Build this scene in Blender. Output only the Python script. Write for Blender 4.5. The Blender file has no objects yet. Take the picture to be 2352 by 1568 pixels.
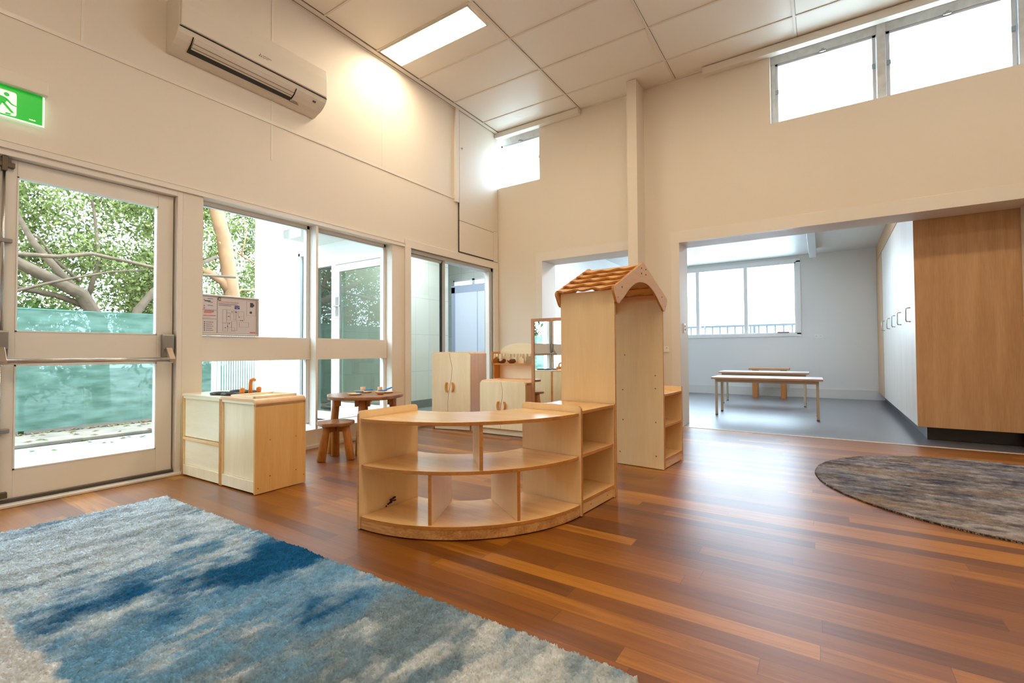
import bpy, bmesh, math, random
import numpy as np
from mathutils import Vector, Matrix

# ------------------------------------------------------------------ camera, world, lights, exposure
SC = bpy.context.scene
COL = SC.collection
PI = math.pi


def setup_camera():
    yaw, pit, roll, f = .58277, .021948, -.005609, 1077.06
    cy, sy = math.cos(yaw), math.sin(yaw)
    r = Vector((cy, sy, 0)); f0 = Vector((-sy, cy, 0)); u0 = Vector((0, 0, 1))
    fw = f0 * math.cos(pit) + u0 * math.sin(pit)
    up = -f0 * math.sin(pit) + u0 * math.cos(pit)
    r2 = r * math.cos(roll) + up * math.sin(roll)
    u2 = -r * math.sin(roll) + up * math.cos(roll)
    cd = bpy.data.cameras.new('camera')
    cd.sensor_width = 36.0
    cd.lens = f * 36.0 / 2352.0
    cd.clip_start = .05
    cam = bpy.data.objects.new('camera', cd)
    COL.objects.link(cam)
    m = Matrix((r2, u2, -fw)).transposed().to_4x4()
    m.translation = Vector((0, 0, .91))
    cam.matrix_world = m
    SC.camera = cam


setup_camera()

SKY = 19.0
LAMP = 2.6
w = bpy.data.worlds.new('sky'); SC.world = w
w.use_nodes = True
bg = w.node_tree.nodes['Background']
bg.inputs['Color'].default_value = (.62, .81, 1.0, 1)
bg.inputs['Strength'].default_value = SKY


sun = bpy.data.lights.new('sun', 'SUN'); sun.energy = 5.0; sun.angle = math.radians(2.5); sun.color = (1, .95, .86)
so = bpy.data.objects.new('sun', sun); COL.objects.link(so)
so.rotation_euler = Vector((.10, .80, -.95)).to_track_quat('-Z', 'Y').to_euler()

SC.view_settings.view_transform = 'Standard'
SC.view_settings.look = 'None'
SC.view_settings.gamma = 1
SC.view_settings.use_curve_mapping = False
SC.view_settings.exposure = -0.42
try:
    SC.cycles.use_denoising = True
    SC.cycles.max_bounces = 12
    SC.cycles.diffuse_bounces = 6
    SC.cycles.glossy_bounces = 5
    SC.cycles.transparent_max_bounces = 24
    SC.cycles.sample_clamp_indirect = 6.0
    SC.cycles.caustics_reflective = False
    SC.cycles.caustics_refractive = False
except Exception:
    pass

random.seed(7)
RNG = np.random.default_rng(7)

# ------------------------------------------------------------------ mesh helpers


class MB:
    """Collects shapes for one mesh object. i = material index of the faces."""

    def __init__(self):
        self.bm = bmesh.new()

    def _faces(self, fs, i, smooth):
        for f in fs:
            f.material_index = i
            f.smooth = smooth

    def box(self, x0, y0, z0, x1, y1, z1, i=0, edge=None):
        xs, ys, zs = sorted((x0, x1)), sorted((y0, y1)), sorted((z0, z1))
        v = [self.bm.verts.new((x, y, z)) for x in xs for y in ys for z in zs]
        d = (xs[1] - xs[0], ys[1] - ys[0], zs[1] - zs[0])
        thin = d.index(min(d))
        q = [((0, 1, 3, 2), 0), ((4, 6, 7, 5), 0), ((0, 4, 5, 1), 1), ((2, 3, 7, 6), 1), ((0, 2, 6, 4), 2), ((1, 5, 7, 3), 2)]
        for idx, ax in q:
            f = self.bm.faces.new([v[k] for k in idx])
            f.material_index = edge if (edge is not None and ax != thin) else i
        return self

    def prism(self, pts, a0, a1, axis='z', i=0, edge=None, smooth=False):
        """polygon pts (2D) extruded along axis from a0 to a1"""
        def P(p, a):
            if axis == 'z': return (p[0], p[1], a)
            if axis == 'y': return (p[0], a, p[1])
            return (a, p[0], p[1])
        lo = [self.bm.verts.new(P(p, a0)) for p in pts]
        hi = [self.bm.verts.new(P(p, a1)) for p in pts]
        n = len(pts)
        f1 = self.bm.faces.new(lo); f2 = self.bm.faces.new(hi)
        f1.material_index = f2.material_index = i
        for k in range(n):
            f = self.bm.faces.new((lo[k], lo[(k + 1) % n], hi[(k + 1) % n], hi[k]))
            f.material_index = i if edge is None else edge
            f.smooth = smooth
        return self

    def tube(self, pts, radii, seg=12, i=0, cap=True, smooth=True):
        pts = [Vector(p) for p in pts]
        if not hasattr(radii, '__len__'): radii = [radii] * len(pts)
        rings = []
        prev = None
        for k, p in enumerate(pts):
            if k == 0: t = pts[1] - pts[0]
            elif k == len(pts) - 1: t = pts[-1] - pts[-2]
            else: t = pts[k + 1] - pts[k - 1]
            t.normalize()
            if prev is None:
                a = Vector((0, 0, 1)) if abs(t.z) < .9 else Vector((1, 0, 0))
                u = t.cross(a).normalized()
            else:
                u = (prev - t * prev.dot(t)).normalized()
            prev = u
            v = t.cross(u)
            rings.append([self.bm.verts.new(p + (u * math.cos(2 * PI * s / seg) + v * math.sin(2 * PI * s / seg)) * radii[k]) for s in range(seg)])
        for a, b in zip(rings, rings[1:]):
            for s in range(seg):
                f = self.bm.faces.new((a[s], a[(s + 1) % seg], b[(s + 1) % seg], b[s]))
                f.material_index = i; f.smooth = smooth
        if cap:
            for r_ in (rings[0], rings[-1]):
                f = self.bm.faces.new(r_); f.material_index = i
        return self

    def lathe(self, prof, c=(0, 0, 0), seg=24, i=0):
        rings = []
        for r, z in prof:
            if r < 1e-5:
                rings.append([self.bm.verts.new((c[0], c[1], c[2] + z))])
            else:
                rings.append([self.bm.verts.new((c[0] + r * math.cos(2 * PI * s / seg), c[1] + r * math.sin(2 * PI * s / seg), c[2] + z)) for s in range(seg)])
        for a, b in zip(rings, rings[1:]):
            for s in range(seg):
                n = (s + 1) % seg
                if len(a) == 1 and len(b) == 1: continue
                if len(a) == 1: vs = (a[0], b[s], b[n])
                elif len(b) == 1: vs = (a[s], a[n], b[0])
                else: vs = (a[s], a[n], b[n], b[s])
                f = self.bm.faces.new(vs); f.material_index = i; f.smooth = True
        return self

    def quad(self, a, b, c, d, i=0):
        f = self.bm.faces.new([self.bm.verts.new(p) for p in (a, b, c, d)])
        f.material_index = i
        return self

    def poly(self, pts, i=0):
        f = self.bm.faces.new([self.bm.verts.new(p) for p in pts]); f.material_index = i
        return self

    def build(self, name, mats, parent=None, bevel=0, seg=2, loc=None, rz=None, matrix=None):
        if not isinstance(mats, (list, tuple)): mats = [mats]
        bmesh.ops.recalc_face_normals(self.bm, faces=self.bm.faces[:])
        me = bpy.data.meshes.new(name)
        self.bm.to_mesh(me); self.bm.free()
        for m in mats: me.materials.append(m)
        o = bpy.data.objects.new(name, me); COL.objects.link(o)
        if parent is not None: o.parent = parent
        if loc is not None: o.location = loc
        if rz is not None: o.rotation_euler = (0, 0, rz)
        if matrix is not None: o.matrix_world = matrix
        if bevel:
            b = o.modifiers.new('bevel', 'BEVEL'); b.width = bevel; b.segments = seg
            b.limit_method = 'ANGLE'; b.angle_limit = math.radians(40)
            b.harden_normals = False
        return o


def tag(o, label=None, cat=None, group=None, kind=None):
    if label: o['label'] = label
    if cat: o['category'] = cat
    if group: o['group'] = group
    if kind: o['kind'] = kind
    return o


def thing(name, label, cat, loc=(0, 0, 0), rz=0, group=None, kind=None):
    o = bpy.data.objects.new(name, None); COL.objects.link(o)
    o.empty_display_size = .05
    o.location = loc; o.rotation_euler = (0, 0, rz)
    return tag(o, label, cat, group, kind)


def struct(name, label, cat, loc=(0, 0, 0)):
    return thing(name, label, cat, loc, kind='structure')


def children(o):
    return [c for c in bpy.data.objects if c.parent == o]


def copy_tree(o, parent=None):
    c = o.copy(); COL.objects.link(c)
    if parent is not None: c.parent = parent
    for ch in children(o): copy_tree(ch, c)
    return c


def lettering(name, body, size, matrix, mat, parent=None, ext=.0004, align='LEFT'):
    cu = bpy.data.curves.new(name, 'FONT')
    cu.body = body; cu.size = size; cu.extrude = ext; cu.align_x = align
    cu.materials.append(mat)
    o = bpy.data.objects.new(name, cu); COL.objects.link(o)
    if parent is not None: o.parent = parent
    bpy.context.view_layer.update()
    me = bpy.data.meshes.new_from_object(o.evaluated_get(bpy.context.evaluated_depsgraph_get()))
    me.materials.clear(); me.materials.append(mat)
    bpy.data.objects.remove(o)
    o = bpy.data.objects.new(name, me); COL.objects.link(o)
    if parent is not None: o.parent = parent
    o.matrix_local = matrix
    return o


def on_left_wall(x, y, z, tilt=0):      # text frame: reads along +y, faces +x
    m = Matrix(((0, 0, 1, x), (1, 0, 0, y), (0, 1, 0, z), (0, 0, 0, 1)))
    return m @ Matrix.Rotation(tilt, 4, 'X')


# ------------------------------------------------------------------ materials
def lin(c):
    c = [v / 255 for v in c]
    return tuple((v / 12.92 if v <= .04045 else ((v + .055) / 1.055) ** 2.4) for v in c) + (1,)


def mat(name, rgb=(200, 200, 200), rough=.5, metal=0, spec=.5, bump=0, bscale=40, var=0, vscale=3, emis=None, estr=0, coat=0):
    m = bpy.data.materials.new(name); m.use_nodes = True
    nt = m.node_tree; p = nt.nodes['Principled BSDF']
    p.inputs['Base Color'].default_value = lin(rgb)
    p.inputs['Roughness'].default_value = rough
    p.inputs['Metallic'].default_value = metal
    p.inputs['Specular IOR Level'].default_value = spec
    p.inputs['Coat Weight'].default_value = coat; p.inputs['Coat Roughness'].default_value = min(.6, rough)
    if emis:
        p.inputs['Emission Color'].default_value = lin(emis)
        p.inputs['Emission Strength'].default_value = estr
    tc = nt.nodes.new('ShaderNodeTexCoord')
    if var:
        n = nt.nodes.new('ShaderNodeTexNoise'); n.inputs['Scale'].default_value = vscale; n.inputs['Detail'].default_value = 4
        nt.links.new(tc.outputs['Object'], n.inputs['Vector'])
        r = nt.nodes.new('ShaderNodeValToRGB')
        c = lin(rgb)
        r.color_ramp.elements[0].position = .3; r.color_ramp.elements[1].position = .7
        r.color_ramp.elements[0].color = tuple(v * (1 - var) for v in c[:3]) + (1,)
        r.color_ramp.elements[1].color = tuple(min(1, v * (1 + var * .5)) for v in c[:3]) + (1,)
        nt.links.new(n.outputs['Fac'], r.inputs['Fac']); nt.links.new(r.outputs['Color'], p.inputs['Base Color'])
    if bump:
        n = nt.nodes.new('ShaderNodeTexNoise'); n.inputs['Scale'].default_value = bscale; n.inputs['Detail'].default_value = 3
        nt.links.new(tc.outputs['Object'], n.inputs['Vector'])
        b = nt.nodes.new('ShaderNodeBump'); b.inputs['Strength'].default_value = bump; b.inputs['Distance'].default_value = .01
        nt.links.new(n.outputs['Fac'], b.inputs['Height']); nt.links.new(b.outputs['Normal'], p.inputs['Normal'])
    return m


def wood(name, c0, c1, axis='z', rough=.4, scale=1.0, spec=.4, contrast=1.0, coat=0):
    """grain streaks along the given object axis, two stretched noises and a wavy figure"""
    m = bpy.data.materials.new(name); m.use_nodes = True
    nt = m.node_tree; p = nt.nodes['Principled BSDF']; L = nt.links.new
    tc = nt.nodes.new('ShaderNodeTexCoord')

    def mapped(s_along, s_across):
        mp = nt.nodes.new('ShaderNodeMapping')
        s = [s_across * scale] * 3; s['xyz'.index(axis)] = s_along * scale
        mp.inputs['Scale'].default_value = s
        L(tc.outputs['Object'], mp.inputs['Vector'])
        return mp.outputs['Vector']
    n1 = nt.nodes.new('ShaderNodeTexNoise'); n1.inputs['Scale'].default_value = 1; n1.inputs['Detail'].default_value = 5
    n1.inputs['Distortion'].default_value = .6
    L(mapped(1.2, 14), n1.inputs['Vector'])
    n2 = nt.nodes.new('ShaderNodeTexNoise'); n2.inputs['Scale'].default_value = 1; n2.inputs['Detail'].default_value = 3
    L(mapped(9, 160), n2.inputs['Vector'])
    mx = nt.nodes.new('ShaderNodeMath'); mx.operation = 'MULTIPLY_ADD'
    L(n2.outputs['Fac'], mx.inputs[0]); mx.inputs[1].default_value = .4
    ad = nt.nodes.new('ShaderNodeMath'); ad.operation = 'MULTIPLY'; L(n1.outputs['Fac'], ad.inputs[0]); ad.inputs[1].default_value = .6
    L(ad.outputs[0], mx.inputs[2])
    r = nt.nodes.new('ShaderNodeValToRGB')
    r.color_ramp.elements[0].position = .5 - .17 / contrast; r.color_ramp.elements[1].position = .5 + .15 / contrast
    r.color_ramp.elements[0].color = lin(c0); r.color_ramp.elements[1].color = lin(c1)
    L(mx.outputs[0], r.inputs['Fac']); L(r.outputs['Color'], p.inputs['Base Color'])
    p.inputs['Roughness'].default_value = rough
    p.inputs['Specular IOR Level'].default_value = spec
    p.inputs['Coat Weight'].default_value = coat; p.inputs['Coat Roughness'].default_value = max(.2, rough * .9)
    return m


def math_node(nt, op, a, b=None, c=None):
    n = nt.nodes.new('ShaderNodeMath'); n.operation = op
    for k, v in enumerate((a, b, c)):
        if v is None: continue
        if isinstance(v, (int, float)): n.inputs[k].default_value = v
        else: nt.links.new(v, n.inputs[k])
    return n.outputs[0]


def glass(name, tint=(1, 1, 1), refl=1.0, rough=0.0):
    """thin window pane: fresnel reflection over clear transmission"""
    m = bpy.data.materials.new(name); m.use_nodes = True
    nt = m.node_tree; nt.nodes.clear(); L = nt.links.new
    o = nt.nodes.new('ShaderNodeOutputMaterial'); mx = nt.nodes.new('ShaderNodeMixShader')
    t = nt.nodes.new('ShaderNodeBsdfTransparent'); g = nt.nodes.new('ShaderNodeBsdfGlossy'); g.inputs['Roughness'].default_value = rough
    t.inputs['Color'].default_value = (*tint, 1)
    ge = nt.nodes.new('ShaderNodeNewGeometry'); dt = nt.nodes.new('ShaderNodeVectorMath'); dt.operation = 'DOT_PRODUCT'
    L(ge.outputs['Normal'], dt.inputs[0]); L(ge.outputs['Incoming'], dt.inputs[1])
    c5 = math_node(nt, 'POWER', math_node(nt, 'SUBTRACT', 1.0, math_node(nt, 'ABSOLUTE', dt.outputs['Value'])), 5.0)
    mu = nt.nodes.new('ShaderNodeMath'); mu.operation = 'MULTIPLY'; mu.inputs[1].default_value = refl; mu.use_clamp = True
    L(math_node(nt, 'MULTIPLY_ADD', c5, .96, .04), mu.inputs[0]); L(mu.outputs[0], mx.inputs['Fac']); L(t.outputs[0], mx.inputs[1]); L(g.outputs[0], mx.inputs[2])
    L(mx.outputs[0], o.inputs['Surface'])
    return m


def floorboards():
    m = bpy.data.materials.new('hardwood_floorboards'); m.use_nodes = True
    nt = m.node_tree; p = nt.nodes['Principled BSDF']; L = nt.links.new
    tc = nt.nodes.new('ShaderNodeTexCoord'); sp = nt.nodes.new('ShaderNodeSeparateXYZ'); L(tc.outputs['Object'], sp.inputs[0])
    X, Y = sp.outputs[0], sp.outputs[1]
    M = lambda *a: math_node(nt, *a)
    rowf = M('DIVIDE', Y, .083); row = M('FLOOR', rowf); fy = M('FRACT', rowf)
    w1 = nt.nodes.new('ShaderNodeTexWhiteNoise'); w1.noise_dimensions = '1D'; L(row, w1.inputs['W'])
    xo = M('ADD', X, M('MULTIPLY', w1.outputs['Value'], 7.0))
    bf = M('DIVIDE', xo, 1.25); bi = M('FLOOR', bf); fx = M('FRACT', bf)
    cb = nt.nodes.new('ShaderNodeCombineXYZ'); L(row, cb.inputs[0]); L(bi, cb.inputs[1])
    w2 = nt.nodes.new('ShaderNodeTexWhiteNoise'); w2.noise_dimensions = '3D'; L(cb.outputs[0], w2.inputs['Vector'])
    # grain
    mp = nt.nodes.new('ShaderNodeMapping'); mp.inputs['Scale'].default_value = (1.6, 28, 1)
    off = nt.nodes.new('ShaderNodeVectorMath'); off.operation = 'ADD'
    sc = nt.nodes.new('ShaderNodeVectorMath'); sc.operation = 'SCALE'; L(w2.outputs['Color'], sc.inputs[0]); sc.inputs['Scale'].default_value = 9
    L(tc.outputs['Object'], off.inputs[0]); L(sc.outputs[0], off.inputs[1]); L(off.outputs[0], mp.inputs['Vector'])
    n = nt.nodes.new('ShaderNodeTexNoise'); n.inputs['Detail'].default_value = 5; n.inputs['Scale'].default_value = 1.5; n.inputs['Distortion'].default_value = 1.2
    L(mp.outputs[0], n.inputs['Vector'])
    mp2 = nt.nodes.new('ShaderNodeMapping'); mp2.inputs['Scale'].default_value = (12, 260, 1); L(off.outputs[0], mp2.inputs['Vector'])
    n2 = nt.nodes.new('ShaderNodeTexNoise'); n2.inputs['Detail'].default_value = 3; L(mp2.outputs[0], n2.inputs['Vector'])
    v = M('ADD', M('MULTIPLY', w2.outputs['Value'], .52), M('ADD', M('MULTIPLY', n.outputs['Fac'], .46), M('MULTIPLY', n2.outputs['Fac'], .22)))
    r = nt.nodes.new('ShaderNodeValToRGB'); e = r.color_ramp.elements
    e[0].position = .30; e[0].color = lin(FLOOR_C[0]); e[1].position = .88; e[1].color = lin(FLOOR_C[3])
    e.new(.45).color = lin(FLOOR_C[1]); e.new(.7).color = lin(FLOOR_C[2])
    L(v, r.inputs['Fac'])
    # joints
    ey = M('MINIMUM', fy, M('SUBTRACT', 1.0, fy)); ex = M('MINIMUM', fx, M('SUBTRACT', 1.0, fx))
    gap = M('MAXIMUM', M('LESS_THAN', ey, .008), M('LESS_THAN', ex, .0009))
    mx = nt.nodes.new('ShaderNodeMix'); mx.data_type = 'RGBA'; L(M('MULTIPLY', gap, .55), mx.inputs[0]); L(r.outputs['Color'], mx.inputs[6])
    mx.inputs[7].default_value = lin((60, 28, 12)); L(mx.outputs[2], p.inputs['Base Color'])
    # worn polyurethane: gloss varies slowly, faint cupping
    n3 = nt.nodes.new('ShaderNodeTexNoise'); n3.inputs['Scale'].default_value = 1.7; n3.inputs['Detail'].default_value = 6; L(tc.outputs['Object'], n3.inputs['Vector'])
    rr = nt.nodes.new('ShaderNodeMapRange'); L(n3.outputs['Fac'], rr.inputs[0]); rr.inputs[3].default_value = .40; rr.inputs[4].default_value = .46
    L(rr.outputs[0], p.inputs['Roughness'])
    p.inputs['Specular IOR Level'].default_value = .35
    p.inputs['Coat Weight'].default_value = .42; p.inputs['Coat Roughness'].default_value = .30; p.inputs['Coat IOR'].default_value = 1.6
    h = M('MULTIPLY', M('MINIMUM', ey, .05), 12.0)
    b = nt.nodes.new('ShaderNodeBump'); b.inputs['Strength'].default_value = .2; b.inputs['Distance'].default_value = .0005
    L(h, b.inputs['Height']); L(b.outputs['Normal'], p.inputs['Normal'])
    return m


FLOOR_C = [(90, 43, 0), (114, 60, 0), (134, 76, 2), (172, 108, 24)]
M_floor = floorboards()
M_wall = mat('cream_wall_paint', (230, 221, 207), .5, bump=.03, bscale=90)
M_wall_white = mat('white_wall_paint', (228, 229, 226), .6, bump=.03, bscale=90)
M_trim = mat('gloss_trim_paint', (232, 226, 216), .3)
M_ceil = mat('ceiling_panel_white', (240, 235, 225), .36, bump=.02, bscale=200)
M_tee = mat('ceiling_tee_white', (226, 219, 208), .45)
M_dark = mat('shadow_gap_black', (30, 24, 20), .7)
M_vinyl = mat('grey_vinyl_floor', (96, 98, 106), .36, coat=1.0, var=.06, vscale=2.5, bump=.02, bscale=300)
M_strip = mat('pale_threshold_strip', (216, 206, 190), .45)
M_alu = mat('brushed_aluminium', (150, 146, 140), .42, metal=.8)
M_steel = mat('stainless_steel', (190, 188, 184), .25, metal=1)
M_frame_white = mat('white_aluminium_frame', (238, 238, 236), .3)
M_frame_old = mat('weathered_grey_window_frame', (214, 216, 218), .5, var=.15, vscale=14)
M_maple = wood('maple_veneer', (236, 208, 158), (248, 226, 180), 'z', .38, coat=.6, contrast=.7)
M_maple_h = wood('maple_veneer_flat', (224, 176, 112), (240, 198, 138), 'x', .25, coat=.7)
M_edge = wood('lacquered_ply_edge', (176, 112, 50), (208, 146, 78), 'x', .35, scale=.6)
M_back = wood('pale_ply_back_panel', (238, 220, 178), (248, 234, 200), 'x', .32, coat=1.0)
M_backz = wood('pale_ply_back_panel_upright', (236, 214, 168), (248, 230, 190), 'z', .32, coat=1.0)
M_log = wood('dark_stained_log', (136, 80, 26), (190, 120, 50), 'z', .4, spec=.5)
M_slab = wood('dark_stained_slab', (118, 72, 38), (168, 114, 70), 'y', .3, spec=.6)
M_laminate = wood('tan_woodgrain_laminate', (182, 140, 98), (204, 164, 122), 'z', .34, scale=.8)
M_lamdoor = wood('reflection_paled_door_laminate', (212, 200, 184), (228, 220, 208), 'z', .42, coat=1.0, scale=.8)  # woodgrain paled in its colour to stand for the window's reflection
M_glass = glass('clear_window_glass', (.97, .99, .98), 1.0)
M_mirror = mat('mirror_silver', (240, 242, 242), .01, metal=1)
M_black = mat('black_plastic', (24, 26, 28), .35)
M_white_pl = mat('white_plastic', (236, 234, 228), .35)
M_ac = mat('ivory_plastic', (226, 218, 204), .35)

# ------------------------------------------------------------------ the room shell
XL, YB, ZC = -4.072, 5.796, 4.2
XR, YR = 4.2, -2.6           # right and rear ends of the room, behind the camera
WT = .16                     # left wall thickness


def build_shell():
    f = MB().box(XL - .2, YR, -.06, XR + .2, YB + .02, 0).build('floor', M_floor)
    tag(f, 'polished reddish-brown hardwood floorboards running across the main room', 'floor', kind='structure')
    f = MB().box(-4.1, YB + .045, -.06, 4.2, 11.4, -.002).build('floor_far_room', M_vinyl)
    tag(f, 'blue-grey sheet vinyl floor of the far room', 'floor', kind='structure')
    t = MB().box(-4.05, YB + .018, -.01, 4.2, YB + .048, .004).build('trim_1', M_strip)
    tag(t, 'pale metal threshold strip between floorboards and grey vinyl', 'threshold strip', kind='structure')
    # left wall with openings: door, two windows, sliding door
    wl = MB()
    x0, x1 = XL - WT, XL
    def seg(y0, y1, z0, z1): wl.box(x0, y0, z0, x1, y1, z1)
    seg(YR, -1.3, 0, ZC + .2)
    seg(-1.3, 5.80, 2.152, ZC + .2)          # band over door and windows
    seg(-1.3, -.38, 0, 2.152)
    seg(1.60, 1.741, 0, 2.152)               # pier between door and window
    seg(1.741, 3.70, 0, .176)                # under windows
    seg(3.70, 3.95, 0, 2.152)
    seg(5.68, 5.80, 0, 2.152)
    o = wl.build('wall_left', M_wall)
    tag(o, 'cream painted wall with glazed door, windows and sliding door', 'wall', kind='structure')
    # back wall with high windows, small opening and wide opening
    wb = MB()
    ya, yb = YB, 6.19
    def s2(a, b, c, d): wb.box(a, ya, c, b, yb, d)
    s2(XL, -3.30, 0, 3.384); s2(-3.30, -2.0, 2.20, 3.384); s2(-2.0, -1.405, 0, 3.384)
    s2(-1.405, 1.56, 2.215, 3.384); s2(1.56, XR, 0, 3.384)
    s2(-3.334, -.42, 3.384, ZC + .2)
    s2(3.1, XR, 3.384, ZC + .2)
    wb.box(XL, ya, 4.17, -3.334, yb, ZC + .2); wb.box(-.42, ya, 4.17, 3.1, yb, ZC + .2)
    o = wb.build('wall_back', M_wall)
    tag(o, 'cream back wall with high windows and wide opening to the far room', 'wall', kind='structure')
    # pier
    o = MB().box(-1.935, 5.506, 0, -1.815, YB, ZC).build('wall_pier', M_wall)
    tag(o, 'narrow full-height cream pier projecting from the back wall', 'wall pier', kind='structure')
    # rear and right walls (behind the camera) : solid
    o = MB().box(XL - WT, YR - .15, 0, XR + .15, YR, ZC + .2).build('wall_rear', M_wall)
    tag(o, 'cream rear wall behind the viewer', 'wall', kind='structure')
    wr = MB()
    wr.box(XR, YR, 0, XR + .15, YB, ZC + .2)
    o = wr.build('wall_right', M_wall)
    tag(o, 'cream right-hand wall of the main room, beyond the round rug', 'wall', kind='structure')
    # ceiling
    c = MB(); c.box(XL - WT, YR - .15, 4.206, XR + .15, YB + .4, 4.36)
    o = c.build('ceiling', M_ceil)
    tag(o, 'off-white suspended panel ceiling of the main room', 'ceiling', kind='structure')
    g = MB()
    for x in (-2.69, -1.43, -.17, 1.09, 2.35, 3.6): g.box(x - .012, YR, 4.196, x + .012, YB, 4.2065)
    ys = [5.35 - .645 * k for k in range(12)]
    for y in ys: g.box(XL, y - .010, 4.199, XR, y + .010, 4.2065)
    g.box(XL, YR, 4.190, XL + .075, YB, 4.207)
    g.box(XL + .075, YR, 4.200, XL + .080, YB, 4.207, i=1)
    g.box(XL, YR, 4.182, XL + .022, YB, 4.190); g.box(XL + .022, YR, 4.1865, XL + .026, YB, 4.190, i=1)
    g.box(-2.69, YB - .02, 4.193, -.9, YB, 4.207)
    # fine dark seams beside the tees
    for x in (-2.69, -1.43, -.17, 1.09, 2.35): g.box(x + .012, YR, 4.2045, x + .016, YB, 4.207, i=1)
    for y in ys: g.box(XL + .07, y + .010, 4.2045, XR, y + .0135, 4.207, i=1)
    o = g.build('trim_2', [M_tee, mat('brown_seam', (112, 88, 62), .7)])
    tag(o, 'thin off-white metal grid holding the ceiling panels', 'ceiling grid', kind='structure')
    # pelmets
    o = MB().box(XL, YB - .085, 4.125, -2.68, YB, 4.196).build('trim_3', M_trim, bevel=.003)
    tag(o, 'short cream pelmet under the ceiling above the corner window', 'pelmet', kind='structure')
    o = MB().box(-1.10, YB - .085, 4.115, XR, YB, 4.196).build('trim_4', M_trim, bevel=.003)
    tag(o, 'long cream pelmet under the ceiling above the high window row', 'pelmet', kind='structure')
    # door and window head trim along the left wall
    t = MB(); t.box(XL, -1.3, 2.150, XL + .018, 3.884, 2.188)
    t.box(XL, -1.3, 2.188, XL + .022, 3.884, 2.193)
    o = t.build('trim_5', M_trim)
    tag(o, 'thin cream head moulding above the glazed door and windows', 'moulding', kind='structure')
    # sliding door architrave
    t = MB(); t.box(XL, 3.884, 2.150, XL + .022, 5.783, 2.243); t.box(XL, 3.884, 0, XL + .022, 3.978, 2.15); t.box(XL, 5.665, 0, XL + .022, 5.783, 2.15)
    o = t.build('trim_6', M_trim, bevel=.002)
    tag(o, 'cream architrave around the sliding glass door', 'architrave', kind='structure')
    # cover strips on upper left wall
    t = MB()
    t.box(XL, YR, 2.955, XL + .007, 4.80, 2.985)
    for y, a, b in ((1.0, 2.985, ZC), (2.29, 2.63, ZC), (3.56, 2.985, ZC)): t.box(XL, y - .008, a, XL + .003, y + .008, b)
    t.box(XL, 4.79, 2.925, XL + .03, 4.862, 4.19)
    o = t.build('trim_7', M_trim, bevel=.002)
    tag(o, 'cream cover strips over the wallboard joints of the left wall', 'cover strip', kind='structure')
    # opening architraves on back wall
    t = MB()
    for a, b, z in ((-3.30, -2.0, 2.20),): t.box(a - .1, YB - .006, z, b + .06, YB, z + .12); t.box(a - .1, YB - .006, 0, a, YB, z)
    o = t.build('trim_8', M_trim, bevel=.002)
    tag(o, 'flat cream architrave around the narrow opening in the back wall', 'architrave', kind='structure')
    t = MB(); t.box(-1.505, YB - .006, 2.215, 1.9, YB, 2.345); t.box(-1.505, YB - .006, 0, -1.405, YB, 2.215)
    t.box(-1.405, YB - .009, 2.208, 1.56, YB + .02, 2.215)
    o = t.build('trim_9', M_trim, bevel=.002)
    tag(o, 'flat cream architrave around the wide opening to the far room', 'architrave', kind='structure')
    # skirtings
    t = MB(); t.box(XL, 1.60, 0, XL + .012, 3.884, .03); o = t.build('baseboard_left', M_trim)
    tag(o, 'low cream skirting under the left windows', 'skirting', kind='structure')
    t = MB(); t.box(-3.95, YB - .014, 0, -3.3, YB, .1); t.box(-1.81, YB - .014, 0, -1.405, YB, .1); o = t.build('baseboard_back', M_trim)
    tag(o, 'cream skirting along the back wall', 'skirting', kind='structure')


build_shell()


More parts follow.
